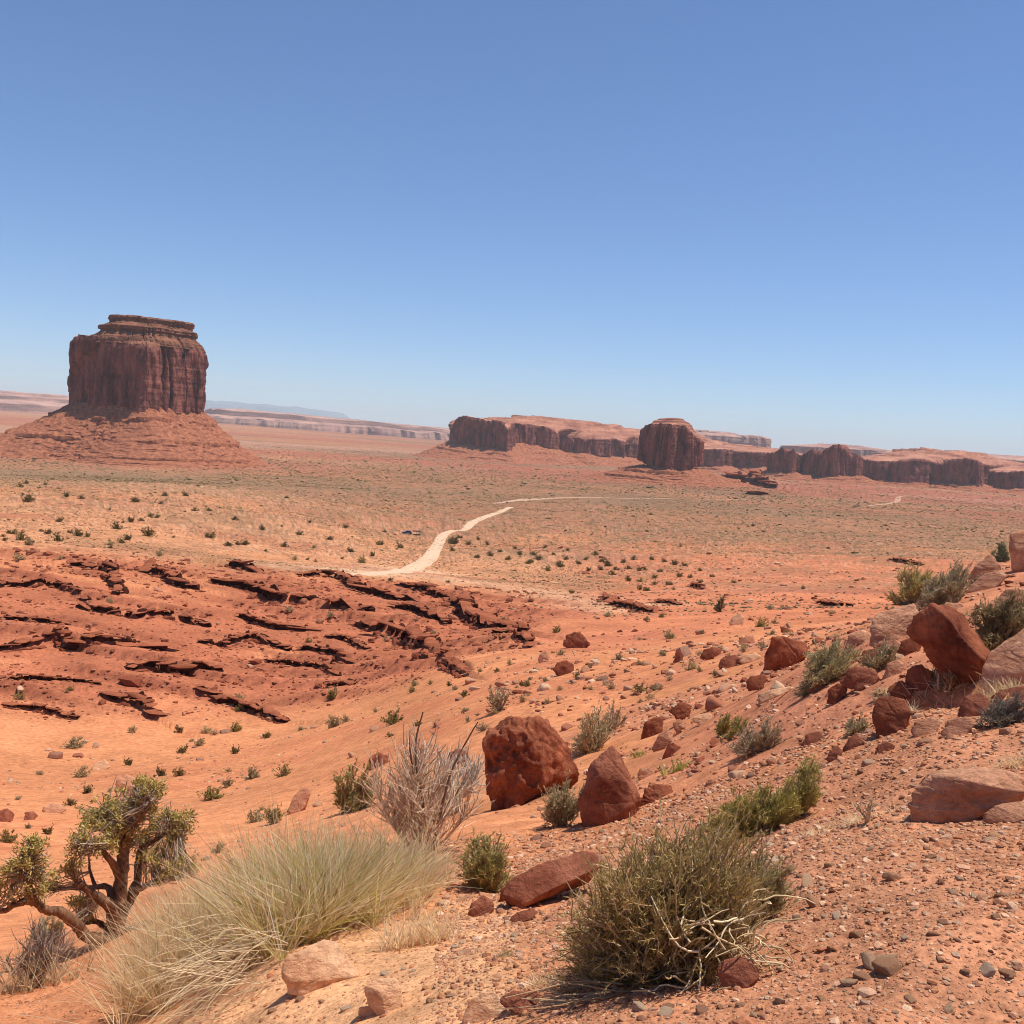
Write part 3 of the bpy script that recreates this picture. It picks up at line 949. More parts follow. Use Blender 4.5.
# -- the long mesa between them
mesa('long_mesa', 'long pale-topped mesa left of the smaller butte with a dark shadowed end', 'mesa',
    [(449, 3120, 428, 440), (451, 3060, 420, 442), (458, 3000, 415, 444), (470, 2960, 417.5, 446), (484, 2930, 420, 448), (497, 2905, 421, 449), (505, 2885, 427, 452), (509, 2890, 428, 452), (513, 2960, 424, 446), (520, 2985, 424, 444), (536, 3020, 425, 446), (552, 3060, 429, 448), (557, 3085, 433, 449),
     (561, 3180, 435, 450), (571, 3190, 437, 452), (585, 3200, 438.5, 454), (600, 3230, 439, 456), (618, 3270, 439, 458), (624, 3300, 441, 458), (628, 3400, 442, 458), (645, 3480, 443, 459), (675, 3560, 445, 460), (760, 4100, 450, 462), (700, 4700, 446, 460), (600, 4500, 440, 455), (500, 4000, 430, 447), (455, 3400, 420, 441)],
    [(445, 418, 3150), (458, 413.5, 3150), (468, 411.5, 3150), (493, 414.5, 3200), (522, 418.5, 3300), (552, 422.5, 3400), (596, 426, 3500), (640, 431.5, 3600), (700, 437, 3800), (770, 443, 4000)], 6.0, 231, n=1700, lev=50, Q=0.30, ragged=0.45, tal=120, rim_step=8, slope_pow=0.6, terrace=0.6, layer=9, layered=0.8)

mesa('mesa', 'low pale mesa directly right of the smaller butte, lit pink on top', 'mesa',
    [(690, 3380, 450, 464), (700, 3260, 449, 466), (712, 3230, 449, 467), (728, 3240, 450, 467), (734, 3330, 451, 466), (748, 3320, 452, 467), (764, 3330, 453, 468), (785, 3420, 454, 469), (800, 3600, 455, 469), (830, 4300, 456, 468), (740, 4300, 450, 464), (690, 3900, 446, 461)],
    [(690, 441, 3600), (706, 443, 3600), (735, 446, 3600), (765, 449, 3600), (800, 452, 3700)], 5.5, 301, n=800, lev=36, Q=0.4, tal=90, ragged=0.5)
mesa('rock_butte', 'short knobbly red rock butte, left one of the jagged pair before the right mesas', 'butte',
    [(767, 2975, 456, 470), (771, 2935, 453, 471), (777, 2915, 450, 472), (783, 2905, 448, 473), (788, 2912, 451, 473), (794, 2905, 449, 473), (799, 2930, 455, 473), (801, 2990, 457, 473), (792, 3040, 451, 472), (774, 3030, 454, 471)],
    [(768, 452, 2970), (781, 448, 2970), (790, 451, 2970), (796, 449.5, 2970), (801, 455, 2970)], 3.6, 331, n=600, lev=50, Q=0.3, ragged=1.5, tal=70, top_mat=M_CLIFF, top_name='rocky_top', rim_step=0.5)
mesa('rock_butte', 'jagged dark red rock butte with a crenellated top, right one of the pair', 'butte',
    [(799, 3010, 457, 473), (805, 2955, 453, 474), (812, 2935, 450, 475), (820, 2930, 452, 476), (827, 2905, 448, 477), (833, 2900, 446, 477), (840, 2902, 445, 477), (847, 2925, 449, 477), (853, 2940, 456, 477), (858, 2950, 454, 476), (863, 3010, 458, 475), (846, 3090, 450, 474), (815, 3080, 452, 473)],
    [(800, 455, 2990), (812, 450, 2990), (822, 451, 2990), (830, 446.5, 2990), (840, 445, 2990), (850, 450, 2990), (854, 456, 2990), (860, 455, 2990)], 3.8, 361, n=800, lev=60, Q=0.3, ragged=1.6, tal=85, top_mat=M_CLIFF, top_name='rocky_top', rim_step=0.5)
mesa('mesa', 'long right-hand mesa with a dark curved cliff below wide pale slickrock slopes', 'mesa',
    [(856, 3300, 458.5, 475), (864, 3180, 459.5, 477), (874, 3110, 460.5, 480), (890, 3070, 461.5, 482), (905, 3060, 460.5, 484), (918, 3070, 459.5, 484), (928, 3100, 459.5, 484), (934, 3125, 461.5, 483), (938, 3105, 463.5, 483), (946, 3070, 460.5, 484), (958, 3045, 459, 485), (972, 3035, 458, 485), (982, 3050, 460.5, 485), (986, 3130, 463.5, 485),
     (1000, 3500, 465.5, 482), (1030, 4000, 466, 480), (1010, 4700, 462, 477), (900, 4600, 456, 472), (850, 3900, 456, 471)],
    [(858, 455, 3700), (881, 452, 3700), (915, 450.5, 3700), (965, 454, 3700), (1024, 458, 3700)], 6.0, 401, n=1200, lev=50, Q=0.42, ragged=0.35, tal=70, slope_pow=0.55, rim_step=8, terrace=0.6, layer=9, layered=0.8)
mesa('mesa', 'stepped mesa at the right edge of the photo, beyond the dark curved cliff', 'mesa',
    [(982, 3350, 470, 486), (990, 3230, 471, 487), (1004, 3190, 472, 489), (1018, 3180, 471, 490), (1034, 3200, 472, 491), (1060, 3230, 473, 493), (1150, 3300, 478, 498), (1200, 4200, 478, 492), (1060, 4400, 468, 484), (990, 3900, 466, 482)],
    [(985, 463, 3600), (1005, 461, 3600), (1024, 462, 3600), (1100, 467, 3700)], 6.0, 431, n=800, lev=40, Q=0.4, ragged=0.4, tal=70, terrace=0.5)


def simple_mesa(pts, label, prof, flute, seed, mat=M_SLICK, n=700, lev=50, tal=None, rug=None, name='mesa', cat='mesa', base=-72, split=None):
    c, u = closed_curve(plan(pts), n)
    m = c.mean(0)
    e = empty(name, (m[0], m[1], -70), label=label, cat=cat)
    if split is not None:
        lo_, up_ = tower(c, u, prof, lev, flute, seed, ztop_var=rug, split=split)
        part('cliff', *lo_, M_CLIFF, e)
        part('slickrock_slope', *up_, mat, e)
    else:
        V, Fc = tower(c, u, prof, lev, flute, seed, ztop_var=rug)
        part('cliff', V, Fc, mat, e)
    if tal:
        V, Fc = talus(c, u, tal[0], base, tal[1], seed + 20, 3.0, n_lev=36, steps=((0.4, 3),))
        part('talus_slope', V, Fc, M_TALUS, e)
    return e


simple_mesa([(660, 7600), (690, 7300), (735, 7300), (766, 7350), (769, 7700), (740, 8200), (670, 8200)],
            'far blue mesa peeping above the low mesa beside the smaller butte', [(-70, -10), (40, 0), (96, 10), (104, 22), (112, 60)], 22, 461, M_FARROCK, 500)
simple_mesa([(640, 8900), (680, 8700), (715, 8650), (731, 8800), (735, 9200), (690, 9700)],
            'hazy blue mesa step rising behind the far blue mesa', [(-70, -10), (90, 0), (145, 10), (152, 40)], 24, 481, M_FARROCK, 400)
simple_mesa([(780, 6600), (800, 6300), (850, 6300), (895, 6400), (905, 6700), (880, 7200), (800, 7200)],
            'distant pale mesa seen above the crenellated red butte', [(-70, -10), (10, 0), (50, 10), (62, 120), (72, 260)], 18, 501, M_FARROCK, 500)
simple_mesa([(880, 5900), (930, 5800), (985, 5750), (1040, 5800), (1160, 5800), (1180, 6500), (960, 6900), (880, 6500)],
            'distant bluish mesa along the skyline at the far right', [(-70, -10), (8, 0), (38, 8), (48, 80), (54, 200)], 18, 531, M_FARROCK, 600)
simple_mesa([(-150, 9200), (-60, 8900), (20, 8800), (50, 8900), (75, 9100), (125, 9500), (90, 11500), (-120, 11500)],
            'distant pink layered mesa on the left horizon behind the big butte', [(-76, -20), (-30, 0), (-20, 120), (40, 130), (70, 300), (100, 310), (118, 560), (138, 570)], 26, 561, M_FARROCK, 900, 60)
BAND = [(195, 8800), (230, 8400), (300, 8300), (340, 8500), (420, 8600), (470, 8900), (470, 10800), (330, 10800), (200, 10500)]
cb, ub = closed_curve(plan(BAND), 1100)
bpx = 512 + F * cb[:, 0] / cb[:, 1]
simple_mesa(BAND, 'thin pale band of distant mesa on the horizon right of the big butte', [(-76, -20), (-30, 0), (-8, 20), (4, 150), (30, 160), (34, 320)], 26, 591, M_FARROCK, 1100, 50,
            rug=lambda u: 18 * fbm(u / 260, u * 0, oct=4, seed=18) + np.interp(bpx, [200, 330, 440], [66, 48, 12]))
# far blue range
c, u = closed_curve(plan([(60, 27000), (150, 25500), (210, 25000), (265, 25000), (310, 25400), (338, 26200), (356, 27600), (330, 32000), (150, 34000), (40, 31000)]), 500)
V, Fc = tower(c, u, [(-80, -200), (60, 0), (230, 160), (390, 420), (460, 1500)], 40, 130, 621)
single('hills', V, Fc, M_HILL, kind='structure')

# ------------------------------------------------------------------ rock shapes
def ico(sub):
    bm = bmesh.new()
    bmesh.ops.create_icosphere(bm, subdivisions=sub, radius=1.0)
    V = np.array([v.co[:] for v in bm.verts])
    Fc = np.array([[v.index for v in f.verts] for f in bm.faces])
    bm.free()
    return V, Fc


ICO = {k: ico(k) for k in (1, 2, 3, 4, 5, 6)}


def star(dirs, nrm, dist, p):
    q = np.maximum(dirs @ nrm.T, 0) / dist
    m = np.maximum(q.max(1), 0.2)
    return 1.0 / m * ((q / m[:, None]) ** p).sum(1) ** (-1.0 / p)


def rand_planes(rng, boxy=True, cuts=6):
    n, d = [], []
    if boxy:
        for ax in range(3):
            for s in (-1, 1):
                v = np.zeros(3)
                v[ax] = s
                v = v + rng.normal(0, 0.17, 3)
                n.append(v / np.linalg.norm(v))
                d.append(rng.uniform(0.80, 1.0))
    for _ in range(cuts):
        v = rng.normal(0, 1, 3)
        n.append(v / np.linalg.norm(v))
        d.append(rng.uniform(0.85, 1.2) if boxy else rng.uniform(0.7, 1.0))
    return np.array(n), np.array(d)


def rock_verts(rng, dims, sub=2, boxy=True, cuts=6, p=18, rough=0.05):
    D, Fc = ICO[sub]
    n, d = rand_planes(rng, boxy, cuts)
    r = star(D, n, d, p)
    V = D * r[:, None]
    o = rng.uniform(0, 50, 3)
    V = V * (1 + rough * fbm(V[:, 0] * 2.2 + o[0], V[:, 1] * 2.2 + o[1], V[:, 2] * 2.2 + o[2], oct=4, seed=3))[:, None]
    return V * np.asarray(dims), Fc


def rotz(a):
    return np.array([[math.cos(a), -math.sin(a), 0], [math.sin(a), math.cos(a), 0], [0, 0, 1]])


def rand_rot(rng, tilt=0.4):
    return np.array(Matrix.Rotation(rng.uniform(0, 6.28), 3, 'Z') @ Matrix.Rotation(rng.normal(0, tilt), 3, 'X') @ Matrix.Rotation(rng.normal(0, tilt), 3, 'Y'))


class Heap:
    """collects vertices and faces of one mesh"""

    def __init__(s):
        s.V, s.F, s.C, s.n = [], [], [], 0

    def add(s, V, F, col=None):
        s.V.append(V)
        for f in (F if isinstance(F, list) else [F]):
            s.F.append(f + s.n)
        s.n += len(V)
        if col is not None:
            s.C.append(np.broadcast_to(col, (len(V), 3)))

    def get(s):
        tri = [f for f in s.F if f.shape[1] == 3]
        quad = [f for f in s.F if f.shape[1] == 4]
        return np.vstack(s.V), [np.vstack(x) for x in (tri, quad) if x], (np.vstack(s.C) if s.C else None)


# ------------------------------------------------------------------ ledges
rl = np.random.default_rng(77)
for (poly, hpx, text), (pts, h, rm) in zip(LEDGES, ledge_geo):
    hp = Heap()
    c = catmull(pts, max(24, int(40 * len(pts)))) if len(pts) > 2 else np.stack([np.linspace(pts[0][k], pts[-1][k], 40) for k in (0, 1)], -1)
    s = np.concatenate([[0], np.cumsum(np.linalg.norm(np.diff(c, axis=0), axis=1))])
    for layer in (0, 1, 2):
        u = -rl.uniform(0, h)
        while u < s[-1]:
            w = h * math.exp(rl.normal(0.0, 0.55)) * (0.8, 1.6, 0.9)[layer]
            um = min(max(u + w / 2, 0), s[-1])
            p = np.array([np.interp(um, s, c[:, 0]), np.interp(um, s, c[:, 1])])
            q = np.array([np.interp(min(um + .5, s[-1]), s, c[:, 0]), np.interp(min(um + .5, s[-1]), s, c[:, 1])]) - np.array([np.interp(max(um - .5, 0), s, c[:, 0]), np.interp(max(um - .5, 0), s, c[:, 1])])
            tng = q / max(np.linalg.norm(q), 1e-6)
            nrm = np.array([-tng[1], tng[0]])
            if nrm @ p < 0:
                nrm = -nrm                     # away from the viewer, into the slope
            fade = 0.55 + 0.55 * min(1, 4 * min(um, s[-1] - um) / s[-1]) * (0.75 + 0.5 * rl.random())
            hh = h * fade
            u += w * 0.9
            if rl.random() < (0.04, 0.04, 0.5)[layer]:
                continue
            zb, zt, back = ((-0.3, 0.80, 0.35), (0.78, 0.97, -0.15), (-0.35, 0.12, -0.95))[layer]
            back = (back + rl.normal(0, 0.12)) * h
            dep = h * rl.uniform(0.26, 0.42)
            dims = np.array([w * 0.56, dep * (1.7 if layer == 1 else 1), hh * (zt - zb) * 0.55 * math.exp(rl.normal(0, 0.2))])
            V, Fc = rock_verts(rl, dims, 2, True, 3, 60, 0.05)
            ang = math.atan2(tng[1], tng[0]) + rl.normal(0, 0.22)
            V = V @ (rotz(ang) @ np.array(Matrix.Rotation(rl.normal(0, 0.09), 3, 'X') @ Matrix.Rotation(rl.normal(0, 0.07), 3, 'Y'))).T
            xy = p + nrm * (back + dep * 0.8)
            foot = p - nrm * 0.4 * h
            z0 = float(ground_z(foot[0], foot[1]))
            hp.add(V + np.array([xy[0], xy[1], z0 + hh * (zb + zt) / 2]), Fc, np.array([(.085, .026, .016), (.40, .13, .066), (.30, .09, .048)][layer]) * rl.uniform(.8, 1.15))  # recessed course tinted near black: shade under the cap put into its colour
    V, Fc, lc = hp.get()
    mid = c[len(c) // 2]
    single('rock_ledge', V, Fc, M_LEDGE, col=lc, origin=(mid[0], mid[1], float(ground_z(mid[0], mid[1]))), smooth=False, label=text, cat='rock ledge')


# ------------------------------------------------------------------ boulders given by corner points: (photo x, photo y, depth offset in photo-pixel units)
def boulder(base, pts, label, mat, rough=0.035, p=26, sub=5, name='boulder', dents=(), seed=1, sink=None, r=None, freq=2.6, cat='boulder', strat=0.0, pits=0.0):
    g = cast([base[0]], [base[1]])[0]
    r = np.hypot(g[0], g[1]) if r is None else r
    P = np.array(pts, float)
    W = at_range(P[:, 0], P[:, 1], r * (1 + P[:, 2] / F))
    low = (W[:, 2] - W[:, 2].min()) < 0.3 * np.ptp(W[:, 2])
    W[low, 2] -= 0.16 * np.ptp(W[:, 2]) if sink is None else sink
    bm = bmesh.new()
    for w in W:
        bm.verts.new(w)
    bmesh.ops.convex_hull(bm, input=bm.verts)
    bmesh.ops.recalc_face_normals(bm, faces=bm.faces)
    cen = W.mean(0)
    dim = np.ptp(W, axis=0) / 2
    n, d = [], []
    for f in bm.faces:
        nn = np.array(f.normal) * dim
        dd = (np.array(f.verts[0].co) - cen) @ np.array(f.normal)
        if dd < 0:
            nn, dd = -nn, -dd
        L = np.linalg.norm(nn)
        if f.calc_area() < 1e-9 or dd / L < 1e-3:
            continue
        nn, dd = nn / L, dd / L
        if all(abs(nn @ a - 1) > 0.004 for a in n):
            n.append(nn)
            d.append(dd)
    bm.free()
    Wn = (W - cen) / dim
    rb = np.random.default_rng(seed)
    for _ in range(5):
        v = unit(rb.normal(0, 1, 3))
        n.append(v)
        d.append((Wn @ v).max() * rb.uniform(0.90, 0.98))
    sub = min(sub + 1, 6)
    D, Fc = ICO[sub]
    V = D * star(D, np.array(n), np.array(d), p * 4.5)[:, None]
    V0 = V.copy()
    o = seed * 7.31
    rough *= 1.35
    V = V * (1 + rough * fbm(V0[:, 0] * freq + o, V0[:, 1] * freq + o, V0[:, 2] * freq, oct=6, seed=seed, gain=0.62))[:, None]
    chip = np.minimum(fbm(V0[:, 0] * 1.7 + o, V0[:, 1] * 1.7, V0[:, 2] * 1.7 + o, oct=3, seed=seed + 5), 0.0)
    V = V * (1 + rough * 2.2 * chip)[:, None]
    spall = fbm(V0[:, 0] * 1.25 + o, V0[:, 1] * 1.25 + o, V0[:, 2] * 2.1, oct=2, seed=seed + 15) * 4.5
    fr = spall - np.floor(spall)
    V = V * (1 + 0.055 * (np.floor(spall) + sstep(0.80, 1.0, fr)) / 2)[:, None]
    for _ in range(4):                       # joints and bedding cracks
        v = unit(rb.normal(0, 1, 3) * [1, 1, 1.6])
        q = V0 @ v - rb.uniform(-0.6, 0.6) + 0.06 * fbm(V0[:, 0] * 2 + o, V0[:, 1] * 2, V0[:, 2] * 2, oct=3, seed=seed + 40)
        on = sstep(-0.1, 0.2, fbm(V0[:, 0] * 1.2, V0[:, 1] * 1.2 + o, V0[:, 2] * 1.2, oct=2, seed=seed + 41))
        V = V * (1 - on * (0.055 * np.exp(-(q / 0.022) ** 2) + 0.028 * sstep(0, 0.02, q)))[:, None]
    if pits:
        a = sstep(0.12, 0.38, fbm(V0[:, 0] * 3.1 + 3, V0[:, 1] * 3.1, V0[:, 2] * 2.6 + 1, oct=2, seed=seed + 31))
        b = sstep(0.20, 0.45, fbm(V0[:, 0] * 7 + 3, V0[:, 1] * 7, V0[:, 2] * 6, oct=2, seed=seed + 33))
        V = V * (1 - pits * a - 0.45 * pits * b)[:, None]
    V = V * dim + cen
    if strat:
        V[:, :2] += (V[:, :2] - cen[:2]) * (strat * fbm(V[:, 2] / (dim[2] * 0.22), V[:, 0] * 0.4, oct=3, seed=seed + 2))[:, None]
    for dx, dy, rad, depth in dents:
        ry = ray(dx, dy)
        ry = ry / np.linalg.norm(ry)
        along = V @ ry
        off = np.linalg.norm(V - along[:, None] * ry, axis=1)
        near = np.nonzero(off < rad * r / F)[0]
        if len(near) == 0:
            continue
        k = near[np.argmin(along[near])]
        dist = np.linalg.norm(V - V[k], axis=1) / (rad * r / F) * (1 + 0.45 * fbm(V[:, 0] / (rad * r / F) * 1.5, V[:, 1] / (rad * r / F) * 1.5, V[:, 2] / (rad * r / F) * 1.5, oct=3, seed=seed))
        V = V + ry * (depth * r / F * np.maximum(1 - dist ** 2, 0) ** 0.6)[:, None]
    base_pt = np.array([cen[0], cen[1], W[:, 2].min()])
    return single(name, V, [Fc], mat, origin=base_pt, label=label, cat=cat)


boulder((525, 803), [(480, 742, 0), (488, 730, 20), (513, 711, 10), (540, 713, 15), (556, 728, 20), (568, 748, 30), (580, 772, 30), (545, 786, -8), (526, 790, -14), (508, 806, -14), (482, 806, 0), (480, 770, -8),
                     (500, 720, 70), (550, 722, 80), (575, 790, 90), (490, 800, 80), (502, 735, -10), (545, 745, -6)],
        'big rounded dark red boulder pitted with hollows, the largest of the middle slope', M_DARKRED, 0.075, 14, 6,
        dents=((496, 746, 9, 8), (504, 752, 7, 8), (512, 757, 5, 6), (488, 770, 9, 7), (536, 786, 10, 7), (520, 734, 6, 4)), seed=4, freq=4.0, pits=0.11)
boulder((610, 822), [(604, 744, 8), (612, 742, 12), (619, 750, 14), (632, 775, 12), (641, 796, 10), (643, 800, 8), (632, 806, -12), (606, 815, -16), (586, 808, -6), (577, 800, 2), (588, 772, 4), (596, 757, 4),
                     (582, 824, 0), (632, 822, 0), (606, 828, -14), (612, 748, 30), (640, 810, 50), (585, 810, 50), (600, 775, -9), (628, 781, -6)],
        'pointed pyramid boulder of red rock beside the pitted round boulder', M_REDROCK, 0.03, 30, 5, seed=9)
boulder((780, 670), [(762, 671, 8), (766, 650, -2), (772, 637, -4), (784, 635, 4), (806, 642, 14), (809, 652, 8), (796, 668, 0), (780, 674, -3), (770, 674, -2), (776, 640, 40), (806, 645, 40), (790, 675, 40)],
        'orange red block with a smooth shaded face, left of the pale sage bush', M_DARKRED, 0.02, 34, 5, seed=12)
# the right-hand group of slabs
boulder((945, 690), [(907, 634, -10), (909, 613, -14), (930, 602, -10), (944, 614, -16), (984, 661, -20), (982, 690, -4), (966, 691, 2), (936, 604, 20), (958, 606, 22), (996, 652, 16), (992, 684, 24), (930, 640, 26)],
        'large tilted slab of red rock leaning over a dark hollow at the right', M_DARKRED, 0.04, 30, 5, seed=15, strat=0.02)
boulder((1005, 690), [(980, 668, -4), (990, 650, 6), (1012, 634, 18), (1040, 618, 24), (1060, 622, 22), (1060, 672, -2), (1010, 686, -10), (984, 692, -10), (1040, 622, 60), (1060, 690, 40), (990, 694, 30)],
        'flat pinkish slab sloping up to the right edge behind the leaning slab', M_SLAB, 0.03, 26, 5, seed=18)
boulder((893, 642), [(868, 640, 0), (870, 618, 6), (878, 612, 12), (900, 604, 22), (916, 602, 22), (922, 612, 14), (912, 636, 2), (886, 642, -6), (872, 642, -4), (900, 606, 50), (925, 640, 40)],
        'rough pinkish flat-topped rock at the upper left of the leaning slab', M_SLAB, 0.05, 22, 5, seed=21)
boulder((860, 645), [(840, 652, 0), (848, 634, 4), (862, 630, 8), (876, 634, 8), (874, 642, 0), (856, 654, -4), (845, 656, -2), (862, 632, 24), (874, 648, 24)],
        'grey brown rock capping the bank between two bushes, with a dark underside', M_SLAB, 0.05, 22, 4, seed=24)
boulder((893, 733), [(872, 722, 0), (873, 704, 2), (878, 697, 6), (893, 695, 10), (906, 700, 10), (912, 712, 4), (902, 733, -4), (876, 734, -4), (884, 698, 30), (910, 726, 30), (876, 730, 28)],
        'shaded orange brown boulder standing below the leaning slab hollow', M_DARKRED, 0.03, 26, 5, seed=27)
boulder((862, 690), [(840, 684, 0), (845, 670, 2), (858, 665, 5), (876, 668, 6), (880, 676, 2), (872, 687, -4), (850, 688, -4), (858, 667, 22), (878, 680, 20)],
        'small red rock with a lit top under the little dry bush', M_REDROCK, 0.05, 20, 4, seed=30)
boulder((838, 702), [(826, 700, 0), (828, 688, 2), (838, 683, 4), (848, 686, 4), (847, 696, 0), (836, 703, -3), (838, 685, 18), (846, 700, 18)],
        'small dark red stone beside a shadowed hole in the sand', M_DARKRED, 0.05, 20, 4, seed=33)
boulder((892, 676), [(881, 677, 0), (886, 664, 3), (898, 660, 6), (906, 664, 6), (902, 674, 0), (888, 680, -3), (898, 662, 18)],
        'small lit sandstone lump on the bright sand left of the dark hollow', M_SLAB, 0.06, 20, 4, seed=36)
boulder((965, 820), [(906, 818, 0), (908, 796, 0), (914, 780, 4), (926, 772, 8), (968, 767, 24), (1010, 768, 30), (1024, 776, 28), (1030, 792, 16), (1000, 806, 4), (970, 816, -6), (936, 820, -10), (912, 821, -6), (945, 776, -2), (942, 772, 60), (1020, 780, 70), (1010, 822, 50), (992, 786, 0)],
        'broad pinkish cracked boulder on the gravel at the right edge', M_SLAB, 0.045, 24, 6, seed=39)
boulder((1000, 822), [(978, 818, -2), (990, 806, 4), (1012, 800, 10), (1040, 798, 14), (1050, 812, 6), (1030, 820, -6), (990, 822, -6), (1020, 806, 30)],
        'low flat stone leaning on the broad pinkish boulder at the right edge', M_SLAB, 0.04, 22, 4, seed=42)
boulder((1015, 572), [(1010, 534, 0), (1020, 530, 4), (1050, 530, 6), (1054, 556, 0), (1040, 574, -4), (1012, 574, -4), (1016, 550, -6), (1045, 532, 20), (1040, 572, 24), (1012, 545, 18)],
        'pale boulder cut by the right edge on the slope crest beside the juniper bush', M_SLAB, 0.05, 22, 4, seed=45)
boulder((985, 578), [(964, 576, 0), (974, 566, 2), (988, 553, 8), (994, 555, 9), (1002, 566, 6), (1000, 578, -2), (976, 580, -3), (992, 558, 24), (1002, 576, 20)],
        'wedge shaped sandstone tipping left on the hill crest, with a shaded overhang', M_SLAB, 0.04, 26, 4, seed=48)
boulder((975, 592), [(960, 596, 0), (968, 586, 3), (984, 574, 8), (1003, 568, 12), (1008, 576, 8), (990, 592, 0), (968, 599, -3), (1000, 572, 26), (985, 598, 20)],
        'slanting sunlit slab directly under the wedge shaped sandstone', M_SLAB, 0.04, 26, 4, seed=51)
for base, pts, lab, mt, sd in (
    ((898, 700), [(884, 696, 0), (890, 684, 4), (902, 680, 8), (914, 688, 8), (912, 698, 0), (896, 704, -4), (904, 682, 26)], 'broken angular block just above the shaded orange brown boulder', M_DARKRED, 201),
    ((925, 735), [(908, 730, 0), (916, 720, 4), (934, 716, 10), (942, 724, 8), (936, 734, 0), (916, 738, -4), (934, 718, 24)], 'low lit slab in front of the dark hollow', M_SLAB, 204),
    ((972, 716), [(956, 712, 0), (964, 696, 4), (980, 690, 10), (992, 698, 8), (988, 712, 0), (966, 718, -4), (982, 692, 30)], 'reddish wedge of rock at the lower right end of the leaning slab', M_REDROCK, 207),
    ((1004, 704), [(984, 700, 0), (996, 690, 5), (1030, 684, 12), (1040, 694, 8), (1014, 704, -2), (992, 706, -4), (1030, 686, 36)], 'narrow broken edge of rock under the flat pinkish slab', M_REDROCK, 210),
    ((868, 660), [(856, 660, 0), (862, 650, 4), (876, 648, 8), (884, 654, 6), (876, 662, 0), (862, 664, -3), (876, 650, 22)], 'dark cracked rock under the grey brown rock that caps the bank', M_DARKRED, 213),
    ((905, 656), [(894, 652, 0), (900, 640, 3), (914, 636, 6), (922, 644, 6), (918, 655, 0), (902, 660, -3), (912, 638, 22)], 'small broken rock wedged against the left side of the leaning slab', M_DARKRED, 216),
    ((950, 612), [(936, 610, 0), (944, 602, 4), (962, 602, 8), (972, 610, 6), (962, 618, 0), (944, 616, -3), (960, 604, 24)], 'flat cracked stone behind the top of the leaning slab', M_SLAB, 219),
    ((820, 690), [(806, 690, 0), (812, 682, 3), (824, 680, 6), (830, 686, 4), (822, 694, -2), (810, 694, -2), (824, 682, 16)], 'stone at the foot of the pale sage bush', M_REDROCK, 222),
    ((1010, 604), [(992, 604, 0), (1000, 592, 4), (1018, 586, 8), (1034, 592, 8), (1030, 604, 0), (1006, 610, -4), (1020, 588, 26)], 'half buried slab right of the slanting sunlit slab', M_SLAB, 225),
    ((760, 690), [(744, 684, 0), (750, 676, 3), (764, 674, 6), (770, 680, 4), (762, 688, -2), (748, 690, -2), (762, 676, 16)], 'small dark slab on the slope below the smooth shaded block', M_DARKRED, 228),
    ((728, 668), [(716, 664, 0), (722, 656, 3), (736, 654, 6), (742, 660, 4), (732, 668, -2), (720, 669, -2), (734, 656, 16)], 'broken stone left of the pale flat rock', M_REDROCK, 231),
    ((812, 744), [(800, 742, 0), (806, 734, 3), (820, 731, 6), (826, 738, 4), (816, 745, -2), (804, 747, -2), (818, 733, 16)], 'weathered stone on the edge of the bright sand, left of the row of rocks', M_REDROCK, 234)):
    boulder(base, pts, lab, mt, 0.06, 26, 4, seed=sd)
for base, pts, lab, mt, sd in (
    ((915, 690), [(902, 684, 0), (908, 668, 4), (922, 662, 8), (934, 672, 6), (932, 688, 0), (914, 694, -4), (922, 664, 28)], 'dark jagged block jammed under the lower left edge of the leaning slab', M_DARKRED, 241),
    ((888, 655), [(876, 652, 0), (882, 642, 4), (896, 638, 8), (906, 646, 6), (900, 656, 0), (884, 659, -3), (896, 640, 26)], 'cracked pinkish slab below the rough flat-topped rock', M_SLAB, 244),
    ((958, 735), [(940, 732, 0), (948, 720, 4), (968, 716, 8), (976, 724, 6), (966, 735, 0), (948, 738, -4), (968, 718, 26)], 'flat broken slab on the gravel below the dark grey twig mat', M_SLAB, 247),
    ((846, 668), [(832, 668, 0), (838, 656, 4), (850, 652, 6), (860, 660, 4), (852, 670, -2), (838, 672, -3), (850, 654, 20)], 'dark wedge of rock in the bank behind the pale sage bush', M_DARKRED, 250)):
    boulder(base, pts, lab, mt, 0.06, 26, 4, seed=sd)
# foreground stones by the grass
boulder((318, 988), [(283, 966, 0), (290, 955, 4), (306, 948, 12), (324, 940, 22), (334, 941, 24), (350, 962, 16), (363, 970, 10), (362, 977, 4), (330, 981, -4), (302, 990, -8), (286, 988, -5), (290, 980, -7), (325, 945, 44), (358, 972, 40), (290, 975, 30)],
        'flat pale sandstone block lying against the foot of the big straw grass clump', M_PALEROCK, 0.025, 26, 5, seed=54)
boulder((384, 1012), [(363, 985, 0), (372, 979, 6), (398, 977, 12), (402, 988, 8), (405, 1008, 2), (388, 1015, -7), (378, 1012, -6), (366, 1000, -3), (382, 980, 34), (404, 1000, 30), (370, 1004, 26), (381, 992, -5)],
        'squarish pale orange stone right of the flat sandstone block', M_PALEROCK, 0.025, 28, 5, seed=57)
boulder((368, 1016), [(356, 1014, 0), (360, 1007, 2), (372, 1004, 4), (381, 1008, 3), (380, 1016, -2), (364, 1019, -3), (370, 1006, 14)],
        'little pinkish stone touching the front of the squarish pale orange stone', M_PALEROCK, 0.05, 20, 4, seed=60, name='stone', cat='stone')
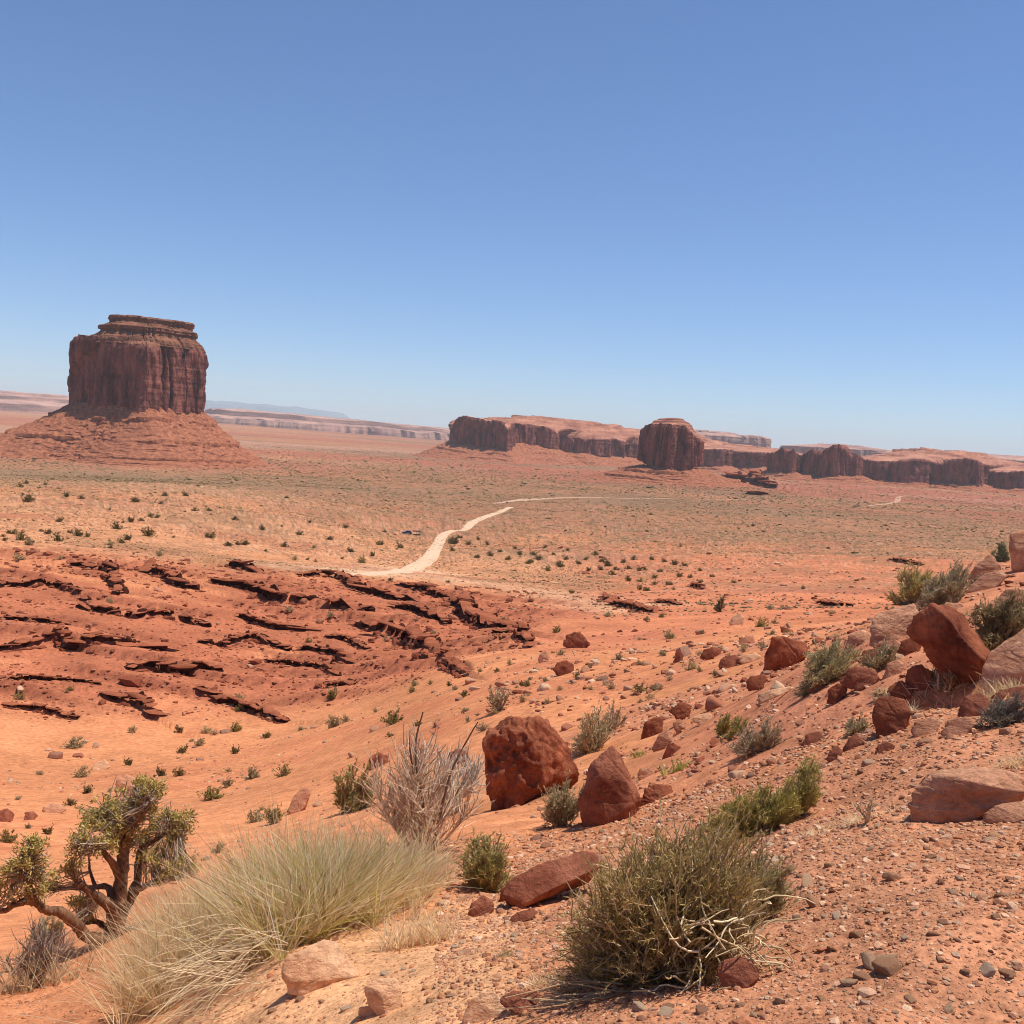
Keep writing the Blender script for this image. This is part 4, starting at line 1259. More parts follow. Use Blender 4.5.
boulder((485, 1020), [(461, 1018, 0), (468, 1000, 3), (482, 991, 8), (496, 990, 10), (506, 1004, 6), (508, 1018, -2), (500, 1034, -8), (462, 1034, -6), (486, 993, 36), (508, 1026, 30)],
        'cream coloured stone cut off by the bottom edge in the middle of the photo', M_PALEROCK, 0.03, 24, 5, seed=63)
boulder((524, 1012), [(500, 996, 6), (512, 991, 10), (538, 991, 12), (542, 1000, 6), (530, 1012, -4), (514, 1012, -3), (502, 1006, 0), (526, 993, 30)],
        'orange stone tucked behind the cream coloured stone at the bottom edge', M_REDROCK, 0.05, 22, 4, seed=66)
boulder((738, 988), [(716, 968, 2), (722, 960, 6), (740, 956, 12), (752, 962, 10), (761, 974, 4), (752, 984, -3), (736, 990, -6), (720, 988, -3), (742, 958, 30), (758, 980, 26)],
        'reddish striped stone at the right foot of the big dark green shrub', M_REDROCK, 0.045, 24, 5, seed=69, strat=0.04)
boulder((545, 905), [(502, 884, 0), (520, 872, 8), (552, 858, 22), (584, 850, 34), (600, 852, 34), (604, 866, 22), (576, 880, 8), (540, 896, -6), (516, 902, -10), (502, 896, -6), (580, 852, 60), (600, 880, 50), (520, 900, 30)],
        'long low red slab breaking out of the ground between two green bushes', M_REDROCK, 0.06, 20, 5, seed=72, strat=0.03)
boulder((520, 900), [(498, 902, 0), (500, 888, 2), (512, 884, 5), (520, 890, 4), (519, 904, -3), (504, 906, -3), (512, 888, 20)],
        'shaded stub of rock under the left end of the long low red slab', M_DARKRED, 0.05, 22, 4, seed=75, name='stone', cat='stone')
boulder((484, 915), [(466, 918, 0), (470, 902, 3), (482, 896, 8), (494, 900, 8), (497, 910, 2), (484, 916, -3), (470, 921, -3), (484, 898, 18)],
        'upright broken stone just left of the long low red slab', M_REDROCK, 0.07, 22, 4, seed=78, name='stone', cat='stone')
boulder((522, 922), [(507, 921, 0), (516, 912, 4), (534, 907, 8), (539, 912, 4), (530, 920, -2), (512, 925, -3), (530, 910, 16)],
        'thin dark stone lying just below the long low red slab', M_REDROCK, 0.06, 22, 4, seed=81, name='stone', cat='stone')
boulder((298, 812), [(286, 808, 0), (292, 796, 4), (302, 786, 8), (312, 790, 8), (310, 798, 4), (298, 812, -3), (288, 813, -2), (308, 790, 22), (306, 808, 18)],
        'pale brown slab leaning on the orange sand above the straw grass clump', M_SLAB, 0.03, 28, 4, seed=84)
boulder((658, 800), [(634, 804, 0), (642, 790, 4), (656, 783, 10), (672, 786, 14), (676, 794, 8), (660, 804, -4), (642, 808, -4), (660, 786, 30)],
        'crumbling dark red rock heap at the right foot of the pyramid boulder', M_DARKRED, 0.12, 16, 5, seed=87, freq=4)
boulder((690, 722), [(668, 712, 0), (674, 704, 3), (684, 702, 6), (694, 706, 6), (692, 715, 0), (676, 718, -2), (684, 704, 20)],
        'jagged dark rock, topmost of the rock cluster above the reddish outcrop', M_DARKRED, 0.12, 16, 4, seed=90, freq=4)
boulder((655, 735), [(640, 738, 0), (644, 722, 3), (654, 716, 6), (664, 718, 7), (662, 732, 0), (650, 740, -2), (656, 719, 22)],
        'rubbly red rock at the left of the rock cluster, casting a dark shadow', M_DARKRED, 0.12, 16, 4, seed=93, freq=4)
boulder((666, 748), [(650, 748, 0), (658, 734, 3), (666, 728, 6), (674, 732, 6), (672, 742, 0), (656, 752, -2), (668, 732, 22)],
        'grey pink tilted slab in front of the rock cluster', M_SLAB, 0.04, 26, 4, seed=96)
boulder((682, 732), [(672, 724, 0), (676, 719, 3), (686, 720, 6), (684, 728, 0), (676, 734, -2), (684, 722, 16)],
        'flat pink rock in the heart of the rock cluster', M_SLAB, 0.05, 24, 4, seed=99)
boulder((670, 757), [(661, 758, 0), (668, 744, 2), (673, 742, 3), (682, 747, 3), (676, 752, 0), (664, 760, -1), (674, 745, 12)],
        'small upright red stone in front of the grey pink tilted slab', M_REDROCK, 0.05, 26, 4, seed=102, name='stone', cat='stone')
boulder((702, 724), [(690, 720, 0), (698, 714, 4), (712, 713, 6), (713, 719, 2), (700, 725, -2), (708, 715, 16)],
        'cream coloured flat rock with a black shadow right of the rock cluster', M_PALEROCK, 0.05, 24, 4, seed=105)
boulder((645, 778), [(636, 776, 0), (640, 768, 3), (650, 766, 6), (656, 772, 4), (652, 779, -1), (640, 781, -2), (650, 768, 16)],
        'rounded brown rock on the sand right of the pyramid boulder tip', M_SLAB, 0.06, 18, 4, seed=108)
boulder((456, 765), [(444, 764, 0), (448, 752, 3), (458, 748, 6), (468, 752, 6), (470, 762, 0), (456, 768, -3), (460, 750, 20)],
        'dark red rock seen through the dead bush left of the pitted boulder', M_DARKRED, 0.06, 20, 4, seed=111)
boulder((425, 760), [(412, 762, 0), (414, 748, 3), (422, 742, 6), (436, 744, 6), (437, 756, 0), (424, 764, -3), (428, 744, 20)],
        'pinkish rock half hidden behind the top of the dead bush', M_SLAB, 0.05, 20, 4, seed=114)
boulder((376, 768), [(364, 768, 0), (368, 757, 3), (378, 752, 6), (390, 756, 6), (391, 765, 0), (376, 772, -3), (380, 755, 20)],
        'dark rock behind the green bush and the dead bush', M_DARKRED, 0.06, 20, 4, seed=117)
boulder((127, 796), [(113, 790, 0), (117, 778, 3), (126, 774, 6), (138, 779, 7), (141, 789, 0), (128, 797, -3), (115, 796, -3), (128, 776, 22)],
        'grey pink rounded boulder on the sand directly above the juniper crown', M_SLAB, 0.04, 20, 4, seed=120)
boulder((100, 770), [(90, 770, 0), (94, 764, 3), (104, 759, 6), (108, 761, 6), (112, 767, 2), (98, 773, -2), (104, 762, 18)],
        'pale pointed flat rock on the orange sand under the lowest ledges', M_PALEROCK, 0.04, 24, 4, seed=123)
boulder((56, 813), [(42, 812, 0), (44, 806, 3), (54, 802, 6), (66, 806, 6), (68, 810, 0), (52, 816, -3), (56, 804, 18)],
        'stack-like reddish rock beside a small shrub at the left', M_SLAB, 0.08, 20, 4, seed=126, strat=.06)
boulder((30, 820), [(23, 819, 0), (26, 812, 3), (34, 811, 5), (39, 816, 2), (30, 822, -2), (32, 812, 14)],
        'small reddish rock between the stack-like rock and the left edge', M_REDROCK, 0.05, 20, 4, seed=129)
boulder((5, 822), [(-6, 820, 0), (-2, 810, 3), (8, 808, 5), (15, 814, 3), (14, 820, -1), (2, 824, -3), (6, 810, 16)],
        'rounded rock cut by the left edge above the juniper limb', M_REDROCK, 0.05, 20, 4, seed=132)
boulder((543, 662), [(537, 660, 0), (539, 653, 2), (546, 650, 4), (551, 655, 3), (549, 660, 0), (542, 664, -1), (546, 652, 12)],
        'light grey boulder on the sand right of the red ledges', M_SLAB, 0.04, 22, 4, seed=135)
boulder((563, 675), [(552, 670, 0), (556, 662, 2), (566, 660, 4), (575, 664, 4), (574, 672, 0), (560, 676, -2), (568, 662, 14)],
        'squat boulder with a pale top and a black shaded face below the light grey boulder', M_DARKRED, 0.05, 22, 4, seed=138)
boulder((736, 625), [(728, 623, 0), (732, 616, 2), (740, 613, 4), (745, 617, 3), (743, 624, 0), (732, 626, -2), (740, 614, 12)],
        'cream boulder on the pink wash right of the lone tall shrub', M_PALEROCK, 0.05, 20, 4, seed=141)
boulder((572, 648), [(561, 644, 0), (565, 635, 2), (574, 631, 4), (583, 634, 4), (592, 645, 0), (582, 650, -2), (568, 650, -2), (576, 633, 14)],
        'black shadowed outcrop of red rock right of the ledges above the sand', M_DARKRED, 0.14, 16, 4, seed=144, freq=4)
boulder((680, 662), [(672, 662, 0), (676, 650, 2), (680, 648, 3), (684, 656, 3), (682, 664, 0), (676, 666, -1), (680, 650, 10)],
        'upright brown rock in the rubble left of the smooth shaded block', M_REDROCK, 0.08, 20, 4, seed=147)
boulder((708, 660), [(699, 658, 0), (703, 650, 2), (712, 647, 4), (722, 648, 4), (722, 654, 0), (706, 660, -2), (712, 648, 14)],
        'dark ragged rock among the rubble and dry tufts left of the smooth shaded block', M_DARKRED, 0.12, 18, 4, seed=150, freq=4)
boulder((752, 666), [(738, 660, 0), (744, 655, 3), (756, 653, 5), (762, 657, 3), (756, 661, 0), (742, 664, -2), (752, 655, 12)],
        'pale flat rock just left of the smooth shaded block', M_PALEROCK, 0.05, 22, 4, seed=153)
boulder((857, 747), [(840, 750, 0), (848, 738, 3), (856, 733, 6), (866, 740, 6), (868, 746, 0), (852, 752, -3), (858, 736, 18)],
        'angular brown rock in the row below the shaded orange brown boulder', M_REDROCK, 0.05, 26, 4, seed=156)
boulder((885, 752), [(874, 752, 0), (878, 744, 3), (886, 741, 5), (896, 746, 4), (892, 752, 0), (880, 755, -2), (886, 743, 14)],
        'right-hand rock in the row below the shaded orange brown boulder', M_REDROCK, 0.05, 26, 4, seed=159)
boulder((838, 758), [(824, 758, 0), (830, 750, 3), (838, 746, 5), (844, 750, 4), (842, 756, 0), (830, 762, -2), (838, 748, 14)],
        'left-hand rock in the row below the shaded orange brown boulder', M_REDROCK, 0.05, 26, 4, seed=162)
boulder((785, 695), [(753, 698, 0), (768, 690, 3), (790, 686, 6), (796, 688, 6), (780, 696, -2), (760, 702, -3), (784, 688, 10)],
        'thin pale slab lying flat on the orange sand below the pale green bush', M_PALEROCK, 0.04, 26, 4, seed=165)

# ------------------------------------------------------------------ loose rocks and stones, copies of a few shapes
rr = np.random.default_rng(2024)


def proto_rocks(name, n, mat, flat, tintset, sub=3, rough=0.07):
    out = []
    for k in range(n):
        V, Fc = rock_verts(rr, (1, rr.uniform(0.55, 0.95), rr.uniform(*flat)), sub, True, 7, 70, rough)
        me = mesh_data(name, V, [Fc], mat, np.broadcast_to(np.array(tintset[k % len(tintset)]), (len(V), 3)))
        out.append(me)
    return out


RED_T = [(.34, .115, .06), (.27, .08, .045), (.40, .16, .09), (.31, .10, .055)]
MIX_T = [(.54, .29, .18), (.42, .17, .10), (.64, .40, .26), (.38, .18, .11), (.48, .24, .14), (.68, .44, .28), (.34, .18, .12)]
P_LEDGE = proto_rocks('rock', 8, M_STONE, (0.45, 0.8), RED_T)
P_SLOPE = proto_rocks('rock', 9, M_STONE, (0.35, 0.7), MIX_T)
STONE_T = [(.72, .45, .28), (.62, .33, .19), (.80, .56, .38), (.56, .30, .17), (.68, .38, .21), (.50, .26, .16)]
P_STONE = proto_rocks('stone', 12, M_STONE, (0.3, 0.65), STONE_T)


def put(me, name, xyz, size, label, cat, group, sink=0.25):
    o = bpy.data.objects.new(name, me)
    COL.objects.link(o)
    o.location = (xyz[0], xyz[1], xyz[2] + size * (0.5 - sink) * 0.8)
    o.rotation_euler = (rr.normal(0, 0.25), rr.normal(0, 0.25), rr.uniform(0, 6.28))
    k = size * rr.uniform(0.85, 1.15)
    o.scale = (k, k * rr.uniform(.8, 1.1), k * rr.uniform(.75, 1.2))
    return tag(o, label, cat, group)


def polar(n, a0, a1, r0, r1, rng):
    th = rng.uniform(a0, a1, n)
    r = np.exp(rng.uniform(math.log(r0), math.log(r1), n))
    x, y = np.sin(th) * r, np.cos(th) * r
    return np.stack([x, y, ground_z(x, y)], -1), r


# fallen blocks: clustered below the ledges
n_put = 0
for k in range(150):
    (pts, h, rm) = ledge_geo[rr.choice([4, 5, 6, 7, 9, 10, 10, 10, 11, 11, 12, 14, 15, 15, 15, 16, 17, 18, 19])]
    i = rr.integers(0, len(pts) - 1)
    q = pts[i] + (pts[i + 1] - pts[i]) * rr.random()
    q = q * (1 - abs(rr.normal(0, 1.0)) * 3.2 * h / rm) + rr.normal(0, h * 0.8, 2)
    size = h * 0.17 * math.exp(rr.normal(0, 0.45))
    put(P_LEDGE[rr.integers(8)], 'rock', (q[0], q[1], float(ground_z(q[0], q[1]))), size, 'dark red angular block fallen below one of the red ledges', 'rock', 'fallen blocks below the red ledges')
ROCKS = [(647, 665, 9), (623, 661, 8), (700, 634, 9), (612, 676, 9), (627, 672, 7), (664, 652, 8), (690, 644, 7), (671, 675, 12), (655, 668, 7), (634, 650, 6), (597, 664, 7), (585, 672, 10), (760, 626, 6), (768, 629, 8), (790, 628, 9),
         (470, 683, 12), (474, 690, 9), (501, 686, 11), (545, 690, 12), (516, 684, 8), (528, 694, 9), (438, 726, 9), (374, 731, 11), (352, 757, 10), (318, 806, 9), (460, 700, 7), (490, 712, 9), (655, 709, 9), (735, 692, 9), (712, 705, 11),
         (745, 686, 6), (700, 690, 7), (724, 672, 8), (806, 690, 6), (760, 706, 7), (628, 690, 9), (606, 700, 8), (560, 700, 8), (55, 758, 15), (78, 757, 9), (10, 782, 5), (96, 747, 9), (225, 733, 9), (250, 668, 8), (20, 690, 7), (270, 720, 8),
         (698, 756, 8), (712, 764, 6), (690, 772, 7), (732, 770, 10), (752, 776, 8), (772, 764, 9), (800, 772, 8), (822, 768, 10), (846, 778, 9), (870, 764, 10), (905, 748, 9), (925, 744, 12), (950, 738, 8), (978, 728, 11), (1005, 734, 10),
         (680, 604, 5), (671, 612, 5), (715, 634, 5), (742, 640, 6), (798, 604, 5), (665, 632, 6), (648, 622, 5), (740, 560, 4), (620, 632, 6)]
for (px, py, w), g in zip(ROCKS, cast([q[0] for q in ROCKS], [q[1] for q in ROCKS])):
    put(P_SLOPE[rr.integers(9)], 'rock', g, w * np.linalg.norm(g) / F * 0.55, 'loose reddish brown rock lying among sand and dry tufts on the middle slope', 'rock', 'loose rocks on the middle slope')
g, r = polar(70, 0.0, 0.42, 6.5, 45, rr)
for q, d in zip(g, r):
    put(P_SLOPE[rr.integers(9)], 'rock', q, d / F * 4.5 * math.exp(rr.normal(0, 0.4)), 'loose reddish brown rock lying among sand and dry tufts on the middle slope', 'rock', 'loose rocks on the middle slope')
# foreground stones: the larger ones by hand, then a sprinkle
STONES = [(808, 886, 17), (815, 906, 20), (893, 879, 18), (872, 966, 20), (888, 970, 22), (862, 978, 15), (848, 984, 12), (884, 962, 14), (856, 936, 12), (888, 913, 9), (930, 858, 9), (944, 924, 8), (996, 918, 9), (987, 973, 14), (1006, 974, 16), (965, 973, 10),
          (932, 935, 10), (788, 893, 11), (796, 920, 10), (640, 1010, 16), (622, 1002, 14), (668, 1008, 10), (702, 1012, 13), (740, 1006, 9), (780, 1002, 12), (822, 1000, 10), (440, 905, 10), (425, 925, 8), (455, 948, 9), (396, 940, 8), (345, 1010, 10), (412, 972, 7),
          (596, 985, 8), (562, 1004, 9), (590, 950, 7), (910, 1000, 12), (948, 1010, 10), (832, 950, 9), (1010, 880, 9), (990, 842, 10), (1000, 848, 8), (925, 842, 8), (870, 850, 8), (830, 866, 9), (770, 846, 9), (545, 955, 7), (520, 960, 6), (470, 985, 7), (430, 1002, 8),
          (300, 1000, 8), (272, 1012, 9), (322, 1002, 6), (835, 905, 7), (858, 890, 7), (960, 880, 7), (980, 900, 8), (910, 905, 7), (940, 960, 9), (905, 940, 8), (870, 925, 8)]
for (px, py, w), q in zip(STONES, cast([a[0] for a in STONES], [a[1] for a in STONES])):
    put(P_STONE[rr.integers(12)], 'stone', q, w * np.linalg.norm(q) / F * 0.5, 'pebble sized angular stone lying loose on the gravel slope', 'stone', 'loose stones on the gravel slope', 0.3)
g, r = polar(170, -0.12, 0.5, 2.3, 6.5, rr)
for q, d in zip(g, r):
    put(P_STONE[rr.integers(12)], 'stone', q, min(0.03, d / F * 3.2 * math.exp(rr.normal(0, 0.35))), 'pebble sized angular stone lying loose on the gravel slope', 'stone', 'loose stones on the gravel slope', 0.3)


def litter(name, n, area, size, tints, seed, sub=1, flat=(0.35, 0.7), keep=None):
    """uncountable small stones as one object"""
    rg = np.random.default_rng(seed)
    g, r = polar(n, *area, rg)
    if keep is not None:
        m = keep(g, r, rg)
        g, r = g[m], r[m]
    n = len(g)
    D, Fc = ICO[sub]
    shapes = []
    for k in range(24):
        nn, dd = rand_planes(rg, True, 5)
        shapes.append(D * star(D, nn, dd, 14)[:, None])
    shapes = np.array(shapes)
    V = shapes[rg.integers(0, 24, n)].copy()
    sz = size(r, rg)
    a = rg.uniform(0, 6.28, n)
    sc = np.stack([np.ones(n), rg.uniform(.55, 1, n), rg.uniform(*flat, n)], -1) * sz[:, None]
    V = V * sc[:, None, :]
    tl = rg.normal(0, 0.3, n)
    V = np.stack([V[..., 0], V[..., 1] * np.cos(tl)[:, None] - V[..., 2] * np.sin(tl)[:, None], V[..., 1] * np.sin(tl)[:, None] + V[..., 2] * np.cos(tl)[:, None]], -1)
    V = np.stack([V[..., 0] * np.cos(a)[:, None] - V[..., 1] * np.sin(a)[:, None], V[..., 0] * np.sin(a)[:, None] + V[..., 1] * np.cos(a)[:, None], V[..., 2]], -1)
    V = V + g[:, None, :] + np.array([0, 0, 1.0]) * (sz * 0.12)[:, None, None]
    col = np.array(tints)[rg.integers(0, len(tints), n)] * rg.uniform(0.75, 1.2, (n, 1))
    nv = len(D)
    F_ = (Fc[None] + (np.arange(n) * nv)[:, None, None]).reshape(-1, 3)
    return single(name, V.reshape(-1, 3), [F_], M_STONE, col=np.repeat(np.clip(col, 0, .9), nv, 0), smooth=False, kind='stuff')


GRAV_T = [(.54, .26, .15), (.60, .33, .20), (.46, .19, .10), (.70, .45, .29), (.38, .18, .11), (.60, .28, .14), (.52, .31, .20), (.58, .29, .16)]
litter('gravel', 30000, (-0.05, 0.52, 1.9, 9.5), lambda r, g: np.minimum(0.028, r / F * 1.5 * np.exp(g.normal(0, 0.5, len(r)))), GRAV_T, 5, 1)
litter('gravel', 14000, (0.5, 1.3, 1.2, 9.5), lambda r, g: np.minimum(0.028, r / F * 1.5 * np.exp(g.normal(0, 0.5, len(r)))), GRAV_T, 55, 1)
litter('gravel', 9000, (-0.5, 0.02, 2.0, 9), lambda r, g: np.minimum(0.02, r / F * 1.05 * np.exp(g.normal(0, 0.5, len(r)))), [(.56, .25, .12), (.46, .19, .10), (.60, .33, .19)], 6, 1)
litter('rubble', 8500, (0.0, 0.5, 8.5, 90), lambda r, g: r / F * 1.7 * np.exp(g.normal(0, 0.55, len(r))), MIX_T + RED_T, 7, 1,
       keep=lambda g, r, q: fbm(g[:, 0] / 2.5, g[:, 1] / 2.5, oct=3, seed=31) + q.normal(0, .25, len(r)) > 0.05)
litter('rubble', 4500, (-0.5, 0.0, 20, 120), lambda r, g: r / F * 1.0 * np.exp(g.normal(0, 0.5, len(r))), MIX_T, 8, 1,
       keep=lambda g, r, q: fbm(g[:, 0] / 9, g[:, 1] / 9, oct=3, seed=32) + q.normal(0, .2, len(r)) > 0.12)
litter('rubble', 16000, (-0.5, 0.03, 118, 300), lambda r, g: r / F * 1.35 * np.exp(g.normal(0, 0.5, len(r))), RED_T + [(.46, .2, .12)], 9, 1,
       keep=lambda g, r, q: (q.random(len(r)) < 0.05 + 0.9 * bilin(RED * GATE * np.exp(-(np.minimum(STEP, 1 - STEP) / 0.10) ** 2), TH, np.log(RR), np.arctan2(g[:, 0], g[:, 1]), np.log(r))))
litter('rubble', 5000, (-0.5, 0.03, 118, 300), lambda r, g: r / F * 1.2 * np.exp(g.normal(0, 0.5, len(r))), RED_T + [(.46, .2, .12)], 19, 1,
       keep=lambda g, r, q: fbm(g[:, 0] / 14, g[:, 1] / 14, oct=3, seed=33) + q.normal(0, .25, len(r)) > 0.05)
litter('rubble', 2600, (-0.02, 0.5, 90, 620), lambda r, g: r / F * 1.1 * np.exp(g.normal(0, 0.5, len(r))), MIX_T + RED_T, 10, 1,
       keep=lambda g, r, q: fbm(g[:, 0] / 40, g[:, 1] / 40, oct=3, seed=34) + q.normal(0, .2, len(r)) > 0.1)

# ------------------------------------------------------------------ plant builders (everything in metres round the plant's foot)
def strips(P, W, rng, flat_up=0.0):
    """P (N,K,3) centre lines, W (N,K) widths -> thin blades"""
    N_, K, _ = P.shape
    d = unit(P[:, -1] - P[:, 0])
    rnd = rng.normal(0, 1, (N_, 3))
    s = unit(np.cross(d, rnd))[:, None, :]
    A = P - s * W[..., None] / 2
    B = P + s * W[..., None] / 2
    V = np.stack([A, B], 2).reshape(-1, 3)
    b = np.arange(N_)[:, None] * (2 * K) + np.arange(K - 1)[None, :] * 2
    Fq = np.stack([b, b + 1, b + 3, b + 2], -1).reshape(-1, 4)
    return V, Fq


def tubes(P, Rad, sides=4):
    N_, K, _ = P.shape
    d = unit(np.gradient(P, axis=1))
    ref = np.where(np.abs(d[..., 2:3]) > 0.9, np.array([1.0, 0, 0]), np.array([0, 0, 1.0]))
    s = unit(np.cross(d, ref))
    t = np.cross(d, s)
    a = np.arange(sides) * 2 * math.pi / sides
    V = P[:, :, None, :] + Rad[:, :, None, None] * (np.cos(a)[:, None] * s[:, :, None, :] + np.sin(a)[:, None] * t[:, :, None, :])
    base = np.arange(N_)[:, None, None] * (K * sides) + np.arange(K - 1)[None, :, None] * sides
    j = np.arange(sides)[None, None, :]
    j2 = (j + 1) % sides
    Fq = np.stack([base + j, base + j2, base + sides + j2, base + sides + j], -1).reshape(-1, 4)
    return V.reshape(-1, 3), Fq


def curves(start, direc, length, K, rng, wander=0.15, lift=0.0):
    """random walks: start (N,3), direc (N,3), length (N,)"""
    N_ = len(start)
    P = np.zeros((N_, K, 3))
    P[:, 0] = start
    d = unit(direc)
    for k in range(1, K):
        d = unit(d + rng.normal(0, wander, (N_, 3)) + np.array([0, 0, lift]))
        P[:, k] = P[:, k - 1] + d * (length / (K - 1))[:, None]
    return P


def along(P, n, rng, lo=0.2, hi=1.0):
    """n points and tangents picked at random on the curves P"""
    N_, K, _ = P.shape
    i = rng.integers(0, N_, n)
    t = rng.uniform(lo, hi, n) * (K - 1)
    k = np.minimum(t.astype(int), K - 2)
    f = (t - k)[:, None]
    a, b = P[i, k], P[i, k + 1]
    return a + (b - a) * f, unit(b - a), t / (K - 1)


def hemi(n, rng, zmin=0.0, flat=1.0):
    v = unit(rng.normal(0, 1, (n, 3)))
    v[:, 2] = np.abs(v[:, 2]) * flat + zmin
    return unit(v)


def pick(cols, n, rng, jit=0.15):
    c = np.array(cols, float)[rng.integers(0, len(cols), n)]
    return np.clip(c * [1.0, 0.945, 0.84] * (1 + rng.normal(0, jit, (n, 1))), 0.01, 0.95)


OLIVE_C = [(.45, .34, .11), (.55, .42, .17), (.34, .27, .085), (.63, .48, .24)]
SAGE_C = [(.46, .40, .23), (.54, .46, .28), (.38, .34, .19), (.60, .50, .32)]
GREY_C = [(.52, .41, .28), (.44, .34, .24), (.60, .49, .35), (.38, .29, .20)]
GREEN_C = [(.32, .31, .09), (.40, .38, .12), (.26, .27, .08), (.48, .43, .17)]
STRAW_C = [(.93, .74, .50), (.86, .65, .41), (.95, .81, .60), (.72, .54, .34)]
TWIG_C = [(.36, .26, .18), (.46, .35, .26), (.28, .19, .13)]


def bush_geo(w, h, rng, n_stem=40, n_twig=400, n_leaf=3000, leaf=0.03, lw=0.006, leaf_c=OLIVE_C, twig_c=TWIG_C, depth=None, tw=0.004, upright=0.5, ragged=0.2, lift=0.04):
    """dome shrub: returns (stems V,F,col), (foliage V,F,col)"""
    dp = w if depth is None else depth
    sc = np.array([w / 2, dp / 2, h])
    dirs = hemi(n_stem, rng, 0.12, 0.9)
    tip = dirs * sc * rng.uniform(0.6, 0.95, (n_stem, 1))
    st = np.zeros((n_stem, 3))
    st[:, :2] = rng.normal(0, 0.10, (n_stem, 2)) * [w / 2, dp / 2]
    L = np.linalg.norm(tip - st, axis=1)
    S1 = curves(st, tip - st, L, 5, rng, 0.16, 0.05)
    p, t, q = along(S1, n_twig, rng, 0.2, 1.0)
    p = p + rng.normal(0, 0.07, (n_twig, 3)) * sc
    out = unit(p / sc + np.array([0, 0, upright]))
    T1 = curves(p, unit(t + out * 0.7 + rng.normal(0, 0.5, (n_twig, 3))), rng.uniform(0.10, 0.28, n_twig) * (h * 0.5 + w * 0.12) * (1 + ragged * rng.normal(0, 1, n_twig)).clip(.3, 2), 4, rng, 0.22, lift)
    T1[..., 2] = np.maximum(T1[..., 2], 0.01 * h)
    V1, F1 = tubes(S1, tw * 2.2 * np.linspace(1, 0.45, 5)[None] * np.ones((n_stem, 1)), 4)
    V2, F2 = tubes(T1, tw * np.linspace(0.9, 0.4, 4)[None] * np.ones((n_twig, 1)), 3)
    c1 = np.repeat(pick(twig_c, n_stem, rng), 20, 0)
    c2 = np.repeat(pick(twig_c, n_twig, rng), 12, 0)
    hp = Heap()
    hp.add(V1, F1, c1)
    hp.add(V2, F2, c2)
    stems = hp.get()
    p, t, q = along(T1, n_leaf, rng, 0.15, 1.0)
    d = unit(t + rng.normal(0, 0.8, (n_leaf, 3)) + np.array([0, 0, 0.45 * upright]))
    Lf = leaf * rng.uniform(0.5, 1.3, n_leaf)
    LP = curves(p, d, Lf, 3, rng, 0.12, 0.02)
    Wd = lw * rng.uniform(.7, 1.3, n_leaf)[:, None] * np.array([0.7, 1.0, 0.25])[None]
    V3, F3 = strips(LP, Wd, rng)
    c3 = np.repeat(pick(leaf_c, n_leaf, rng), 6, 0)
    return stems, (V3, [F3], c3)


def bush(px, py, wpx, hpx, label, cat, seed, leaf_c, twig_c=TWIG_C, dens=1.0, leafpx=7.0, lwpx=1.3, name='shrub', dpx=None, twpx=0.55, rot=0.0, **kw):
    """a shrub whose foot stands at the photo pixel; sizes given in photo pixels at that distance"""
    rng = np.random.default_rng(seed)
    g = cast([px], [py])[0]
    s = np.linalg.norm(g) / F
    area = wpx * hpx
    ns, nt, nl = int(18 + area / 240 * dens), int(100 + area / 4.2 * dens), int(500 + area * 2.7 * dens)
    stems, leaves = bush_geo(wpx * s, hpx * s, rng, ns, nt, nl, leafpx * 0.66 * s, lwpx * 0.50 * s, leaf_c, twig_c, None if dpx is None else dpx * s, twpx * s, **kw)
    e = empty(name, g, label=label, cat=cat)
    M_ = rotz(rot)
    # lean with the ground: the far and right parts of a wide shrub rest on the slope
    def lay_(V):
        V = V @ M_.T
        dz_ = ground_z(g[0] + V[:, 0], g[1] + V[:, 1]) - g[2]
        return V + g + np.stack([0 * dz_, 0 * dz_, np.clip(dz_, -0.6 * hpx * s, 0.6 * hpx * s)], -1)
    part('stems', lay_(stems[0]), stems[1], M_TWIG, e, stems[2])
    part('foliage', lay_(leaves[0]), leaves[1], M_LEAF, e, leaves[2])
    return e


def grass_geo(feet, h, rng, per, spread, width, cols, K=4, droop=0.25, up=1.0, spike=0.0):
    """blades from many feet (M,3)"""
    M_ = len(feet)
    n = M_ * per
    f = np.repeat(feet, per, 0) + rng.normal(0, 1, (n, 3)) * [width * 3, width * 3, 0]
    d = rng.normal(0, spread, (n, 3)) + np.repeat(rng.normal(0, 0.24, (M_, 3)), per, 0)
    d[:, 2] = up
    d = unit(d)
    L = np.repeat(h, per) * rng.uniform(0.5, 1.1, n)
    t = np.linspace(0, 1, K)[None, :, None]
    side = unit(rng.normal(0, 1, (n, 3)) * [1, 1, 0.1])
    P = f[:, None] + d[:, None] * L[:, None, None] * t + (side * (L * droop * rng.uniform(0, 1, n) ** 1.5 * np.where(rng.random(n) < 0.14, 2.6, 1.0))[:, None])[:, None] * t ** 2
    P[..., 2] -= (L * droop * 0.4)[:, None] * t[..., 0] ** 2
    W = width * rng.uniform(0.6, 1.2, n)[:, None] * np.linspace(1, 0.3, K)[None]
    V, Fq = strips(P, W, rng)
    return V, Fq, np.repeat(cols(n, f), 2 * K, 0)


